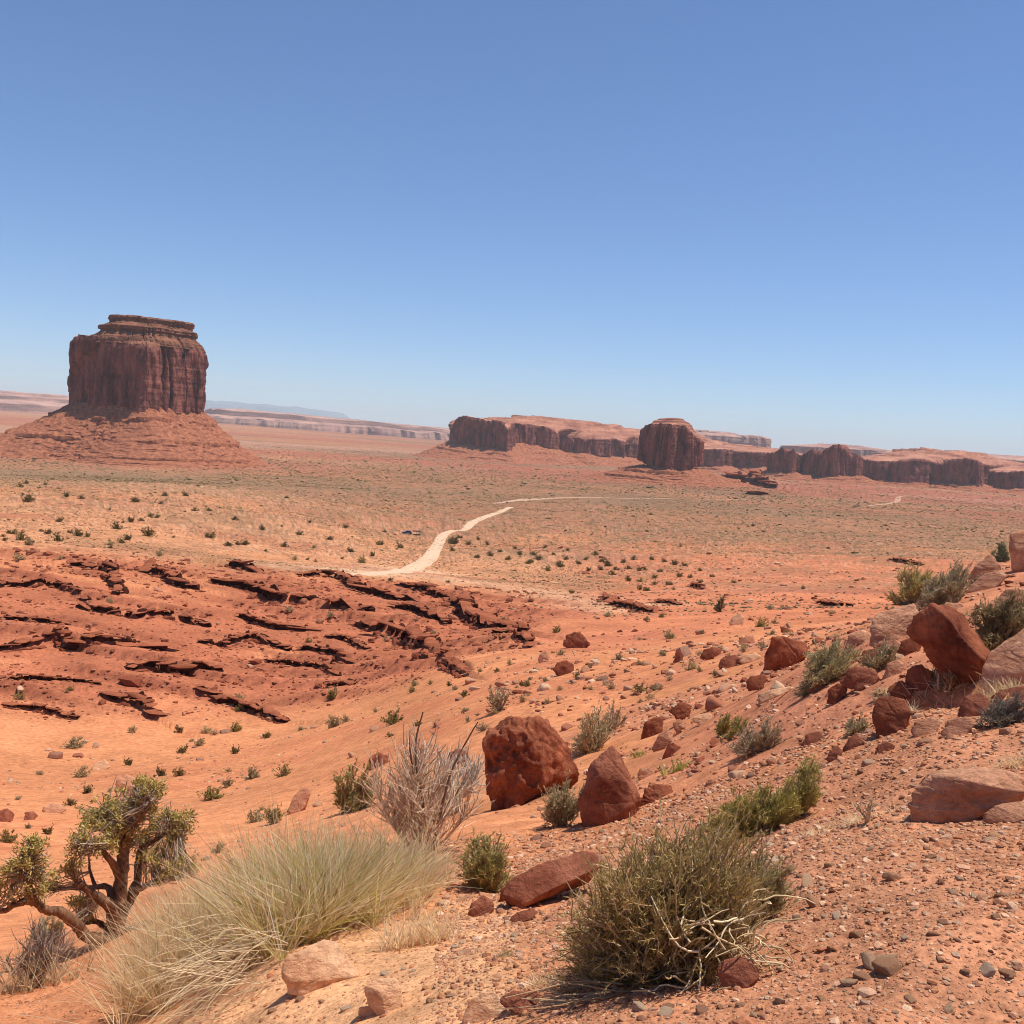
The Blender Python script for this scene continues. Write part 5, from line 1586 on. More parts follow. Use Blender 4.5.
# ------------------------------------------------------------------ the big straw grass clump in the foreground
rg = np.random.default_rng(11)
line = cast([150, 190, 235, 285, 330, 372, 405], [1015, 985, 960, 945, 928, 912, 905])
gc = line.mean(0)
e = empty('grass_clump', (gc[0], gc[1], float(ground_z(gc[0], gc[1]))), label='huge straw coloured grass clump with a green middle, filling the lower left', cat='grass clump')
M_ = 640
u = rg.uniform(0, 1, M_) ** 1.15
lx = np.interp(u, np.linspace(0, 1, 7), line[:, 0])
ly = np.interp(u, np.linspace(0, 1, 7), line[:, 1])
s_loc = np.interp(u, np.linspace(0, 1, 7), np.linalg.norm(line, axis=1)) / F
fx = lx + rg.normal(0, 15, M_) * s_loc
fy = ly + rg.normal(0.2, 0.26, M_) * 0.9
feet = np.stack([fx, fy, ground_z(fx, fy)], -1)
hgt = s_loc * np.interp(u, [0, .12, .3, .5, .7, .86, 1], [105, 132, 132, 120, 108, 82, 50]) * (1 + 0.28 * fbm(fx / 0.22, fy / 0.22, oct=2, seed=3)) * rg.uniform(.75, 1.08, M_)
green_w = np.exp(-((u - 0.62) / 0.20) ** 2)


def gcols(n, f):
    per_ = n // M_
    gw = np.repeat(green_w, per_)
    isg = rg.random(n) < gw * 0.42
    return np.where(isg[:, None], pick([(.46, .44, .13), (.54, .50, .18), (.40, .38, .11)], n, rg, .2), pick(STRAW_C, n, rg, 0.26))


V, Fq, cc = grass_geo(feet, hgt * 0.84, rg, 27, 0.47, 0.0058, gcols, 5, 0.30)
part('blades', V, [Fq], M_GRASS, e, cc)
# seed heads: fine short spikes along the upper half of extra stalks
V2, F2, c2 = grass_geo(feet + [0, 0, 0], hgt * 1.08, rg, 7, 0.36, 0.0022, lambda n, f: pick([(.74, .62, .42), (.66, .54, .34)], n, rg), 4, 0.25)
part('seed_stalks', V2, [F2], M_GRASS, e, c2)
# bleached fallen stems at the left foot
bx_ = cast([262, 250, 238, 225, 258, 246, 232], [962, 972, 982, 992, 985, 1000, 1008])
st = np.repeat(bx_, 26, 0) + rg.normal(0, 0.09, (182, 3)) + [0, 0, 0.12]
dr = np.stack([-rg.uniform(0.3, 1.0, 182), -rg.uniform(-0.2, 0.5, 182), rg.uniform(-0.55, 0.25, 182)], -1)
P = curves(st, dr, rg.uniform(0.2, 0.5, 182), 6, rg, 0.2, -0.07)
V, Fq = tubes(P, 0.0022 * np.linspace(1, .5, 6)[None] * np.ones((182, 1)), 4)
part('bleached_stems', V, [Fq], M_TWIG, e, np.repeat(pick([(.66, .52, .35), (.56, .42, .26), (.72, .60, .42)], 182, rg), 24, 0))
# dark dead base stems
st = feet[rg.integers(0, M_, 900)] + rg.normal(0, .04, (900, 3)) * [1, 1, 0.2]
P = curves(st, rg.normal(0, .7, (900, 3)) + [0, 0, .8], rg.uniform(.1, .34, 900), 5, rg, 0.2)
V, Fq = tubes(P, 0.003 * np.linspace(1, .5, 5)[None] * np.ones((900, 1)), 3)
part('dead_stems', V, [Fq], M_TWIG, e, np.repeat(pick([(.30, .18, .12), (.38, .26, .18), (.24, .14, .09)], 900, rg), 15, 0))


def grass_tuft(px, py, wpx, hpx, label, seed, cols, n=40, per=12, spread=.45, name='grass_tuft', wmul=1.0, deep=0.5):
    rng = np.random.default_rng(seed)
    g = cast([px], [py])[0]
    s = np.linalg.norm(g) / F
    f = np.stack([g[0] + rng.normal(0, .24, n) * wpx * s, g[1] + rng.normal(0, .24 * deep, n) * wpx * s, np.zeros(n)], -1)
    f[:, 2] = ground_z(f[:, 0], f[:, 1])
    V, Fq, cc = grass_geo(f, np.full(n, hpx * s) * rng.uniform(.6, 1.05, n), rng, per, spread, 0.9 * s * wmul, lambda k, ff: pick(cols, k, rng), 4, 0.35)
    return single(name, V, [Fq], M_GRASS, origin=g, col=cc, label=label, cat='grass tuft')


grass_tuft(415, 945, 70, 48, 'thin straw tuft straggling at the right foot of the big grass clump', 21, STRAW_C, 40, 8)
grass_tuft(400, 880, 75, 60, 'straw grass between the big grass clump and the dead bush', 22, STRAW_C + [(.4, .4, .2)], 60, 12)
grass_tuft(30, 990, 90, 50, 'pale wispy dry grass at the bottom left corner', 23, STRAW_C + GREY_C, 50, 8)
grass_tuft(545, 985, 46, 16, 'low dry tuft at the left edge of the big dark shrub shadow', 24, STRAW_C, 26, 8, .8)
grass_tuft(505, 957, 14, 10, 'tiny grey green weed alone on the bare sand', 25, SAGE_C, 8, 8, .8)
grass_tuft(675, 772, 14, 16, 'small bright yellow green tuft on the sand right of the pyramid boulder', 26, [(.45, .46, .14), (.38, .42, .12)], 10, 10, .4)
grass_tuft(637, 757, 14, 10, 'tiny green sprig on the sand above the pyramid boulder', 27, GREEN_C, 8, 8, .6)
grass_tuft(845, 826, 90, 16, 'thin dry straw scattered right of the long low green shrub', 28, STRAW_C, 40, 7, .9)
grass_tuft(1018, 766, 30, 18, 'dry straw tuft at the right edge above the broad boulder', 29, STRAW_C, 16, 10, .6)
grass_tuft(950, 694, 90, 26, 'tangled straw in front of the dark hollow under the leaning slab', 30, STRAW_C + TWIG_C, 60, 9, .9)
grass_tuft(1006, 700, 44, 28, 'dry yellowish tuft at the right edge under the flat pinkish slab', 31, STRAW_C + [(.4, .38, .18)], 30, 10, .6)
grass_tuft(905, 716, 20, 18, 'dry straw fringe between the shaded boulder and the hollow', 32, STRAW_C, 14, 8, .8)

# ------------------------------------------------------------------ named shrubs
big = bush(662, 975, 205, 156, 'big dark green shrub with tangled straw twigs in the lower middle', 'shrub', 41, OLIVE_C, [(.30, .20, .13), (.42, .30, .19), (.56, .44, .28)], 1.1, 9, 1.5, dpx=180, twpx=0.75, ragged=0.3)
# bleached arching twigs in front of the big shrub
g0 = root_of(big)
rg = np.random.default_rng(42)
s0 = np.linalg.norm(g0) / F
n = 90
st = g0 + np.stack([rg.uniform(-5, 75, n) * s0, rg.uniform(-95, -45, n) * s0, rg.uniform(20, 95, n) * s0], -1)
P = curves(st, rg.normal(0, 1, (n, 3)) * [1, .45, .7] + [0.25, 0, 0.1], rg.uniform(22, 62, n) * s0, 8, rg, 0.24, -0.04)
V, Fq = tubes(P, s0 * 1.0 * np.linspace(1, .5, 8)[None] * np.ones((n, 1)), 4)
part('bleached_twigs', V, [Fq], M_TWIG, big, np.repeat(pick([(.62, .48, .30), (.54, .40, .24), (.68, .56, .38)], n, rg), 32, 0))
n = 16
st = g0 + np.stack([rg.uniform(-60, -30, n) * s0, rg.uniform(-60, -40, n) * s0, rg.uniform(2, 16, n) * s0], -1)
P = curves(st, np.stack([-np.ones(n), rg.normal(-.2, .2, n), rg.normal(-.05, .1, n)], -1), rg.uniform(50, 100, n) * s0, 7, rg, 0.1, -0.01)
V, Fq = tubes(P, s0 * 0.9 * np.linspace(1, .5, 7)[None] * np.ones((n, 1)), 4)
part('bleached_twigs', V, [Fq], M_TWIG, big, np.repeat(pick([(.45, .32, .2), (.38, .26, .16)], n, rg), 28, 0))
bush(752, 920, 88, 62, 'dry half of the big shrub, a tan twiggy bush leaning against its right side', 'shrub', 43, [(.42, .35, .19), (.5, .42, .25), (.34, .30, .14)], [(.5, .38, .25)], 0.9, 9, 1.5, dpx=80)
bush(758, 832, 115, 46, 'long low yellowish green shrub behind the big dark green shrub', 'shrub', 44, [(.46, .41, .13), (.54, .47, .18), (.36, .33, .10)], TWIG_C, 1.0, 9, 1.5, dpx=50)
bush(800, 815, 46, 58, 'upright yellowish green spray at the right end of the long low shrub', 'shrub', 45, [(.46, .41, .13), (.54, .47, .18)], TWIG_C, 0.8, 8, 1.3)
bush(487, 890, 60, 66, 'grey green bush below the pitted boulder, right of the dead bush', 'shrub', 46, [(.44, .41, .15), (.54, .50, .20), (.36, .33, .13)], TWIG_C, 0.8, 7, 1.3)
bush(562, 826, 46, 55, 'pale grey green bush between the pitted boulder and the pyramid boulder', 'shrub', 47, SAGE_C, TWIG_C, 0.8, 6, 1.1)
bush(352, 812, 46, 50, 'yellow green bush behind the left side of the dead bush', 'shrub', 48, [(.36, .35, .12), (.30, .30, .10), (.44, .40, .16)], TWIG_C, 1.0, 6, 1.2)
bush(592, 752, 54, 50, 'greyish bush on the sand behind the pitted boulder', 'shrub', 49, SAGE_C, GREY_C, 0.5, 6, 1.0)
bush(612, 730, 34, 34, 'bare pale twiggy bush behind the greyish bush', 'shrub', 50, GREY_C, GREY_C, 0.35, 5, .9)
bush(757, 752, 62, 36, 'dry grey bush stretched along the sand on the right slope', 'shrub', 51, GREY_C, GREY_C, 0.9, 6, 1.0, dpx=40)
bush(735, 738, 22, 26, 'yellowish green tuft at the left end of the dry grey bush', 'shrub', 52, [(.42, .38, .13), (.36, .35, .12)], TWIG_C, 0.8, 6, 1.1)
bush(722, 735, 18, 22, 'short green tuft behind the cream flat rock', 'shrub', 53, GREEN_C, TWIG_C, 0.8, 6, 1.1)
bush(826, 684, 62, 52, 'pale sage green bush on the right slope below the grassy hump', 'shrub', 54, [(.52, .48, .26), (.60, .54, .33), (.42, .39, .2)], GREY_C, 1.0, 7, 1.1, dpx=50)
bush(879, 670, 36, 32, 'little dry tan bush beside the leaning slab', 'shrub', 55, [(.46, .38, .22), (.38, .33, .18)], TWIG_C, 0.7, 5, 1.0)
bush(912, 605, 50, 40, 'green half of the bushes on top of the hump', 'shrub', 56, [(.46, .41, .13), (.54, .46, .18), (.36, .33, .10)], TWIG_C, 1.0, 7, 1.1)
bush(945, 606, 56, 42, 'grey tan rounded bush on top of the hump', 'shrub', 57, [(.50, .42, .28), (.42, .36, .24), (.36, .30, .19)], GREY_C, 1.0, 7, 1.0)
bush(1002, 652, 80, 58, 'brown dead looking bush with a dark hollow, above the flat pinkish slab', 'shrub', 58, [(.30, .25, .12), (.38, .31, .17), (.26, .2, .11)], [(.24, .16, .1), (.34, .24, .16)], 1.0, 7, 1.2, dpx=60)
bush(976, 590, 26, 14, 'low brown tuft by the slanting sunlit slab', 'shrub', 59, [(.30, .22, .13)], TWIG_C, 0.8, 4, 1)
bush(1004, 726, 72, 26, 'low dark grey mat of twigs at the right edge', 'shrub', 60, [(.25, .23, .20), (.32, .29, .25), (.2, .18, .15)], [(.25, .22, .2)], 1.2, 6, 1.0, dpx=40)
bush(855, 734, 26, 20, 'small grey green bush left of the shaded orange brown boulder', 'shrub', 61, SAGE_C, TWIG_C, 0.8, 5, 1)
bush(1000, 562, 17, 20, 'small dark green juniper bush on the crest beside the edge boulder', 'shrub', 62, [(.12, .16, .06), (.16, .2, .07)], TWIG_C, 1.6, 4, 1.1)
bush(719, 612, 10, 19, 'tall narrow dark green shrub alone in the wash', 'shrub', 63, [(.14, .16, .05), (.2, .21, .08)], TWIG_C, 3.0, 2.2, 1.0)
bush(48, 945, 40, 26, 'dusty grey green shrub below the left juniper limb', 'shrub', 64, SAGE_C, GREY_C, 1.0, 5, 1)
bush(880, 700, 20, 12, 'dry straw coloured tuft beside the shaded boulder', 'shrub', 65, STRAW_C, TWIG_C, 0.8, 5, 1)


# ------------------------------------------------------------------ leafless bushes
def dead_bush(px, py, wpx, hpx, label, seed, cols, n0=16, dens=1.0, name='dead_bush', stems=()):
    rng = np.random.default_rng(seed)
    g = cast([px], [py])[0]
    s = np.linalg.norm(g) / F
    w, h = wpx * s, hpx * s
    d = hemi(n0, rng, 0.35, 0.8) * [w / 2, w / 2, h]
    A = curves(np.zeros((n0, 3)) + rng.normal(0, .05, (n0, 3)) * [w, w, 0], d, np.linalg.norm(d, axis=1) * 0.8, 7, rng, 0.12, 0.06)
    n1 = int(n0 * 9 * dens)
    p, t, q = along(A, n1, rng, 0.15, 1)
    B = curves(p, t + rng.normal(0, .5, (n1, 3)) + [0, 0, .25], rng.uniform(.2, .5, n1) * h * 0.8, 6, rng, 0.12, 0.05)
    n2 = int(n1 * 5)
    p, t, q = along(B, n2, rng, 0.1, 1)
    Cc = curves(p, t + rng.normal(0, .5, (n2, 3)) + [0, 0, .2], rng.uniform(.08, .26, n2) * h, 4, rng, 0.12, 0.03)
    e = empty(name, g, label=label, cat='bush')
    for nm, P, rad, sides in (('branches', A, 1.5, 5), ('twigs', B, 0.72, 4), ('fine_twigs', Cc, 0.42, 3)):
        K = P.shape[1]
        V, Fq = tubes(P, s * rad * np.linspace(1, .45, K)[None] * np.ones((len(P), 1)), sides)
        part(nm, V + g, [Fq], M_TWIG, e, np.repeat(pick(cols, len(P), rng), K * sides, 0))
    for pts, r0 in stems:
        q = np.array(pts, float)
        W = at_range(q[:, 0], q[:, 1], np.hypot(g[0], g[1]) * (1 + q[:, 2] / F))
        P = catmull(W, 16)[None]
        V, Fq = tubes(P, s * r0 * np.linspace(1, .35, 16)[None], 5)
        part('branches', V, [Fq], M_TWIG, e, np.broadcast_to(np.array([.22, .13, .09]), (len(V), 3)))
    return e


dead_bush(420, 852, 130, 110, 'leafless greyish pink twiggy bush rising behind the straw grass clump', 71, [(.70, .54, .42), (.60, .44, .33), (.80, .65, .52), (.46, .31, .22)], 26, 1.25,
          stems=(([(427, 850, -4), (424, 805, -6), (417, 770, -4), (416, 740, -2), (423, 712, 0)], 2.0), ([(432, 850, -6), (440, 815, -8), (452, 770, -4), (470, 735, 0), (478, 722, 0)], 1.6), ([(416, 790, -4), (410, 750, -2), (410, 730, 0)], 1.2)))
dead_bush(455, 812, 70, 70, 'bleached whitish twigs against the shaded side of the pitted boulder', 72, [(.60, .54, .48), (.52, .45, .40), (.66, .6, .54)], 14, 1.0)
dead_bush(38, 985, 75, 50, 'dark bare twiggy bush at the lower left below the juniper', 73, [(.30, .22, .2), (.36, .27, .22), (.24, .17, .15)], 16, 1.0)
dead_bush(945, 690, 60, 30, 'pile of thin dead branches in the hollow under the leaning slab', 74, [(.30, .20, .14), (.40, .28, .2), (.22, .14, .1)], 14, 0.9)
dead_bush(868, 822, 24, 26, 'few bare pale sticks standing left of the broad pinkish boulder', 75, [(.55, .44, .32), (.45, .34, .24)], 6, 0.3)
dead_bush(496, 712, 34, 26, 'small grey bare bush on the sand above the pitted boulder', 76, GREY_C, 10, 0.8)

# ------------------------------------------------------------------ the juniper
jr = np.random.default_rng(91)
jb = cast([114], [938])[0]
jrange = float(np.hypot(jb[0], jb[1]))
js = np.linalg.norm(jb) / F
jun = empty('juniper_tree', jb, label='gnarled juniper tree with a twisted trunk and a long limb reaching left', cat='tree')
LIMBS = [([(114, 940, 0), (117, 928, 0), (119, 906, 0), (122, 877, 2), (123, 852, 4), (125, 833, 4), (130, 815, 6), (138, 798, 6)], 9.5, 1.6),
         ([(113, 930, -2), (111, 909, -6), (101, 899, -10), (92, 893, -12), (82, 886, -14), (74, 878, -14), (70, 866, -12)], 6.0, 1.4),
         ([(119, 918, 2), (127, 903, 6), (136, 884, 10), (141, 855, 12), (144, 836, 14), (158, 820, 18), (168, 812, 18)], 5.6, 1.2),
         ([(130, 897, 6), (136, 890, 2), (155, 884, -2), (171, 876, -6), (184, 868, -8)], 3.6, 1.0),
         ([(121, 880, 2), (111, 861, -8), (103, 852, -12), (95, 847, -14), (85, 849, -18), (76, 842, -20)], 3.4, 0.9),
         ([(112, 900, -2), (108, 887, 4), (95, 887, 10), (75, 888, 14), (57, 890, 16), (44, 886, 16)], 3.4, 0.9),
         ([(112, 940, 0), (108, 944, -4), (101, 940, -8), (85, 936, -14), (76, 923, -18), (60, 912, -22), (47, 910, -24), (32, 902, -26), (19, 903, -28), (0, 912, -30), (-20, 912, -30)], 6.5, 1.6),
         ([(110, 934, 4), (104, 926, 6), (95, 921, 4), (86, 923, 2), (78, 927, -6)], 3.4, 1.2),
         ([(34, 903, -26), (29, 888, -30), (30, 872, -32), (34, 856, -32), (40, 848, -30)], 3.0, .8),
         ([(30, 886, -30), (20, 876, -34), (12, 866, -34)], 2.0, .7),
         ([(124, 845, 4), (134, 826, -6), (146, 808, -10), (152, 796, -10)], 2.6, .8),
         ([(123, 856, 4), (113, 836, 10), (104, 820, 12), (98, 812, 12)], 2.6, .8),
         ([(143, 846, 12), (160, 838, 8), (176, 828, 6), (186, 822, 6)], 2.2, .7),
         ([(96, 888, 10), (90, 870, 14), (88, 852, 16)], 1.8, .6)]
limbs = []
hp = Heap()
for pts, r0, r1 in LIMBS:
    q = np.array(pts, float)
    W = at_range(q[:, 0], q[:, 1], jrange * (1 + q[:, 2] * 2.0 / F))
    K = 8 * len(pts)
    P = catmull(W, K)
    P = P + (np.stack([fbm(np.arange(K) / 4.0, np.full(K, r0 * 7 + a), oct=3, seed=a) for a in range(3)], -1) * js * 2.6) * np.linspace(0, 1, K)[:, None] ** 0.5
    limbs.append(P)
    rad = js * np.linspace(r0, r1, K) * (1 + 0.22 * fbm(np.arange(K) / 3.0, np.full(K, r0), oct=2, seed=7))
    V, Fq = tubes(P[None], rad[None], 9)
    # twisted, furrowed bark
    j = np.arange(9)[None, :] + 0 * np.arange(K)[:, None]
    cen_ = np.repeat(P, 9, 0)
    V = cen_ + (V - cen_) * (1 + 0.28 * fbm((j + np.arange(K)[:, None] * 0.22).ravel() % 9 * 1.3, np.repeat(np.arange(K) / 7.0, 9), oct=2, seed=11))[:, None]
    hp.add(V, Fq, pick([(.26, .16, .11)], len(V), jr, 0.2))
V, Fc, cc = hp.get()
M_BARK = mat_rock("juniper_bark", (1.0, 0.95, 0.9), (0.55, 0.5, 0.48), 9.0, (1, 1, 0.25), 0.02, tint=True)
part('trunk', V, Fc, M_BARK, jun, cc)
allP = [P[len(P) // 3:] for P in limbs]
pool = np.vstack(allP)
CLUMPS = [(85, 835, 15, -14), (97, 815, 14, 8), (113, 808, 14, 10), (118, 830, 14, 0), (130, 800, 13, 6), (148, 790, 11, -8), (156, 798, 10, -6), (140, 815, 14, 0), (160, 818, 12, 14), (176, 822, 9, 8), (188, 824, 9, 6), (155, 842, 13, 10),
          (166, 856, 13, 4), (172, 870, 11, -6), (184, 867, 9, -8), (100, 845, 12, -10), (79, 848, 10, -18), (135, 838, 12, 8), (150, 864, 9, 4), (108, 822, 12, 12), (90, 822, 10, 4), (125, 812, 12, -6), (20, 862, 11, -32), (32, 848, 10, -30), (40, 850, 8, -30), (8, 872, 12, -34),
          (24, 880, 13, -30), (42, 874, 9, -28), (4, 890, 10, -30), (36, 888, 9, -26), (80, 912, 11, -8), (86, 902, 8, 4), (70, 868, 7, -12), (48, 886, 7, 16), (142, 786, 7, 4), (178, 838, 8, 4), (193, 870, 6, -8)]
hl, ht_ = Heap(), Heap()
for (x, y, r_, dd) in CLUMPS:
    cw = at_range(x, y, jrange * (1 + dd * 2.0 / F))
    near = pool[np.argsort(np.linalg.norm(pool - cw, axis=1))[:30]]
    nb = 40
    st = near[jr.integers(0, 30, nb)]
    tip = cw + jr.normal(0, 0.52, (nb, 3)) * r_ * js
    TW = curves(st, tip - st, np.linalg.norm(tip - st, axis=1), 5, jr, 0.12)
    V, Fq = tubes(TW, js * 0.5 * np.linspace(1.3, .6, 5)[None] * np.ones((nb, 1)), 3)
    ht_.add(V, Fq, np.repeat(pick([(.40, .32, .26), (.30, .22, .16), (.50, .42, .34)], nb, jr), 15, 0))
    nsub = int(6 + r_ * 0.58)
    sc_ = cw + unit(jr.normal(0, 1, (nsub, 3))) * (jr.random((nsub, 1)) ** 0.5) * r_ * js * [1.3, 1.3, 1.2]
    nl = 34
    base_ = np.repeat(sc_, nl, 0) + jr.normal(0, 1, (nsub * nl, 3)) * js * 1.9
    dirs = unit(jr.normal(0, 1, (nsub * nl, 3)) + [0, 0, .5])
    LP = curves(base_, dirs, js * jr.uniform(1.6, 3.6, nsub * nl), 3, jr, 0.2)
    V, Fq = strips(LP, js * 1.0 * np.array([.8, 1, .4])[None] * jr.uniform(.7, 1.3, (nsub * nl, 1)), jr)
    hl.add(V, Fq, np.repeat(pick([(.44, .37, .12), (.52, .43, .15), (.34, .29, .095), (.62, .50, .23)], nsub * nl, jr), 6, 0))
V, Fc, cc = ht_.get()
part('bare_twigs', V, Fc, M_TWIG, jun, cc)
V, Fc, cc = hl.get()
part('crown', V, Fc, M_LEAF, jun, cc)

# ------------------------------------------------------------------ scattered shrubs: a few kinds, copied
rs = np.random.default_rng(314)


def proto(kind, k):
    col, tw, up, flat = {'sage': (SAGE_C, GREY_C, .5, .62), 'green': ([(.34, .31, .11), (.42, .37, .14), (.26, .25, .09)], TWIG_C, .6, .75), 'dark': ([(.20, .17, .06), (.26, .22, .08), (.15, .13, .045)], TWIG_C, .4, .66), 'dry': (GREY_C + STRAW_C[:2], GREY_C, .6, .6)}[kind]
    stems, lv = bush_geo(1.0, flat, np.random.default_rng(1000 + k), 18, 170, 2100, 0.065, 0.017, col, tw, 1.0, 0.007, up * .6, 0.2)
    hp_ = Heap()
    hp_.add(stems[0], stems[1], stems[2])
    hp_.add(lv[0], lv[1], lv[2])
    V, Fc, cc = hp_.get()
    return mesh_data('desert_shrub', V, Fc, M_LEAFV, cc)


KINDS = {k: [proto(k, i * 7 + j) for j in range(4)] for i, k in enumerate(('sage', 'green', 'dark', 'dry'))}


def shrub(kind, xyz, w, label, group):
    o = bpy.data.objects.new('desert_shrub', KINDS[kind][rs.integers(4)])
    COL.objects.link(o)
    o.location = (xyz[0], xyz[1], xyz[2] - 0.02 * w)
    o.rotation_euler = (0, 0, rs.uniform(0, 6.28))
    o.scale = (w * rs.uniform(.9, 1.15), w * rs.uniform(.9, 1.15), w * rs.uniform(.8, 1.15))
    return tag(o, label, 'shrub', group)


SH = {
    'sage': [(207, 733, 15), (199, 746, 14), (250, 779, 21), (228, 787, 15), (81, 777, 18), (255, 822, 22), (218, 853, 18), (228, 772, 9), (133, 733, 14), (376, 712, 9), (415, 686, 13), (334, 727, 22), (346, 722, 14), (301, 730, 9), (436, 726, 12), (510, 665, 11), (547, 704, 11), (523, 702, 12),
             (495, 714, 15), (468, 722, 11), (607, 617, 13), (646, 621, 11), (689, 670, 21), (561, 655, 14), (618, 660, 15), (577, 680, 14), (655, 690, 15), (74, 748, 22), (331, 617, 12), (240, 700, 12), (110, 603, 10), (290, 612, 10), (386, 640, 10), (455, 690, 10), (590, 690, 10), (640, 665, 10), (663, 655, 12),
             (730, 660, 14), (745, 652, 12), (700, 672, 10), (715, 676, 10), (60, 560, 9), (30, 545, 12), (20, 560, 14), (110, 545, 10), (160, 556, 9), (295, 560, 8), (315, 548, 8)],
    'green': [(235, 731, 16), (283, 776, 20), (212, 799, 26), (274, 824, 26), (393, 724, 24), (431, 684, 8), (640, 692, 18), (557, 632, 11), (734, 583, 8), (363, 563, 12), (309, 642, 10), (334, 698, 16), (240, 711, 13), (413, 692, 10), (480, 672, 7), (530, 563, 9), (640, 582, 9), (504, 621, 7), (556, 633, 8), (20, 700, 12), (70, 690, 9)],
    'dark': [(183, 753, 12), (234, 754, 13), (267, 738, 10), (160, 776, 13), (178, 776, 14), (70, 805, 12), (88, 793, 13), (129, 765, 11), (8, 842, 20), (47, 834, 12), (245, 545, 11), (449, 686, 8), (465, 696, 12), (497, 672, 7), (560, 567, 11), (578, 564, 8), (607, 566, 11), (628, 569, 8), (628, 581, 9), (640, 571, 8), (674, 565, 9), (680, 577, 9), (645, 570, 6), (652, 560, 7),
             (623, 563, 7), (655, 585, 8), (646, 591, 9), (669, 585, 8), (572, 593, 8), (595, 555, 8), (529, 564, 9), (553, 555, 6), (477, 558, 8), (453, 544, 13), (266, 737, 8), (179, 732, 10), (390, 737, 9), (523, 686, 11), (127, 540, 11),
             (28, 502, 13), (67, 497, 8), (81, 499, 7), (117, 529, 12), (130, 522, 10), (141, 521, 7), (135, 502, 9), (151, 517, 8), (157, 518, 7), (12, 534, 11), (48, 534, 8), (58, 541, 14), (70, 533, 7), (78, 536, 11), (87, 537, 8), (121, 543, 9), (210, 538, 12), (147, 536, 14), (228, 546, 9), (238, 545, 8), (165, 496, 7), (185, 496, 7), (60, 522, 9), (22, 540, 12), (161, 504, 6), (195, 511, 7), (209, 511, 6), (20, 487, 6), (26, 484, 6), (45, 485, 5),
             (452, 551, 8), (500, 552, 7), (515, 549, 7), (487, 545, 7), (533, 555, 8), (545, 548, 6), (568, 551, 6), (586, 560, 7), (600, 570, 7), (612, 575, 8), (660, 572, 7), (690, 578, 7), (700, 571, 6), (655, 578, 7), (460, 538, 7), (468, 545, 8), (478, 540, 6), (490, 556, 8), (508, 560, 9), (520, 555, 7), (538, 560, 9), (548, 571, 8), (566, 560, 7), (588, 571, 8), (602, 562, 9), (616, 570, 8), (634, 560, 8), (640, 590, 8), (664, 562, 7), (684, 566, 8), (700, 584, 7), (712, 577, 7), (380, 545, 9), (350, 552, 8), (330, 540, 8), (300, 535, 9), (285, 547, 9), (262, 530, 8), (400, 548, 8), (372, 556, 9), (235, 520, 8), (310, 523, 7), (345, 528, 7)],
    'dry': [(214, 735, 12), (262, 810, 10), (640, 640, 8), (660, 690, 12), (560, 690, 10), (605, 685, 12), (670, 680, 12), (700, 655, 12), (720, 650, 12), (650, 700, 14), (590, 668, 9), (530, 680, 9), (465, 712, 12), (110, 792, 9), (150, 820, 11), (18, 800, 10), (95, 832, 12), (40, 775, 9)]}
WORDS = {'sage': 'pale sage grey shrub, low and rounded, dotted over sand and red rock', 'green': 'loose mid green shrub standing on bare orange sand', 'dark': 'dark olive shrub, a dense round dot on the pale sand', 'dry': 'dry tan leafless-looking shrub on the sandy slope'}
for kind, lst in SH.items():
    for (px, py, w), g in zip(lst, cast([a[0] for a in lst], [a[1] for a in lst])):
        shrub(kind, g, w * np.linalg.norm(g) / F * (1.12 if kind == 'dark' else 1.0), WORDS[kind], kind + ' shrubs on the sand')
for kind, n, area in (('sage', 16, (-.46, .30, 30, 130)), ('dry', 16, (-.05, .42, 10, 80)), ('sage', 8, (-.5, .3, 120, 330)), ('dark', 30, (-.5, .02, 300, 640)), ('sage', 10, (-.05, .45, 40, 320)), ('green', 6, (-.4, .35, 50, 300))):
    g, r = polar(n, *area, rs)
    for q, d in zip(g, r):
        if min(np.hypot(ln[:, 0] - q[0], ln[:, 1] - q[1]).min() for ln in ROAD_LINES) < 12:
            continue
        shrub(kind, q, min(2.0, d / F * 8.5 * math.exp(rs.normal(0, .35)) * (1.0 if d < 130 else 0.8)), WORDS[kind], kind + ' shrubs on the sand')

# scrub of the plain: nobody could count it
def scrub(n, area, size, cols, seed, keep=None):
    q = np.random.default_rng(seed)
    th = q.uniform(area[0], area[1], n)
    r = np.sqrt(q.uniform(area[2] ** 1.0, area[3] ** 1.0, n)) ** 2
    x, y = np.sin(th) * r, np.cos(th) * r
    if keep is not None:
        m = keep(x, y, q)
        x, y, r = x[m], y[m], r[m]
    n = len(x)
    D, Fc = ICO[1]
    D = D.copy()
    low = D[:, 2] < -0.2
    V = np.repeat(D[None], n, 0) * (1 + q.normal(0, .22, (n, len(D), 1)))
    V[:, low, 2] *= 0.3
    w = size * np.exp(q.normal(0, .4, n)) * np.clip(r / 700, .8, 1.7)
    V = V * np.stack([w * q.uniform(.7, 1.3, n), w * q.uniform(.7, 1.3, n), w * q.uniform(.45, .75, n)], -1)[:, None]
    V = V + np.stack([x, y, ground_z(x, y) + w * .15], -1)[:, None]
    nv = len(D)
    F_ = (Fc[None] + (np.arange(n) * nv)[:, None, None]).reshape(-1, 3)
    return single('scrub', V.reshape(-1, 3), [F_], M_LEAFV, col=np.repeat(pick(cols, n, q, .2), nv, 0), smooth=False, kind='stuff')


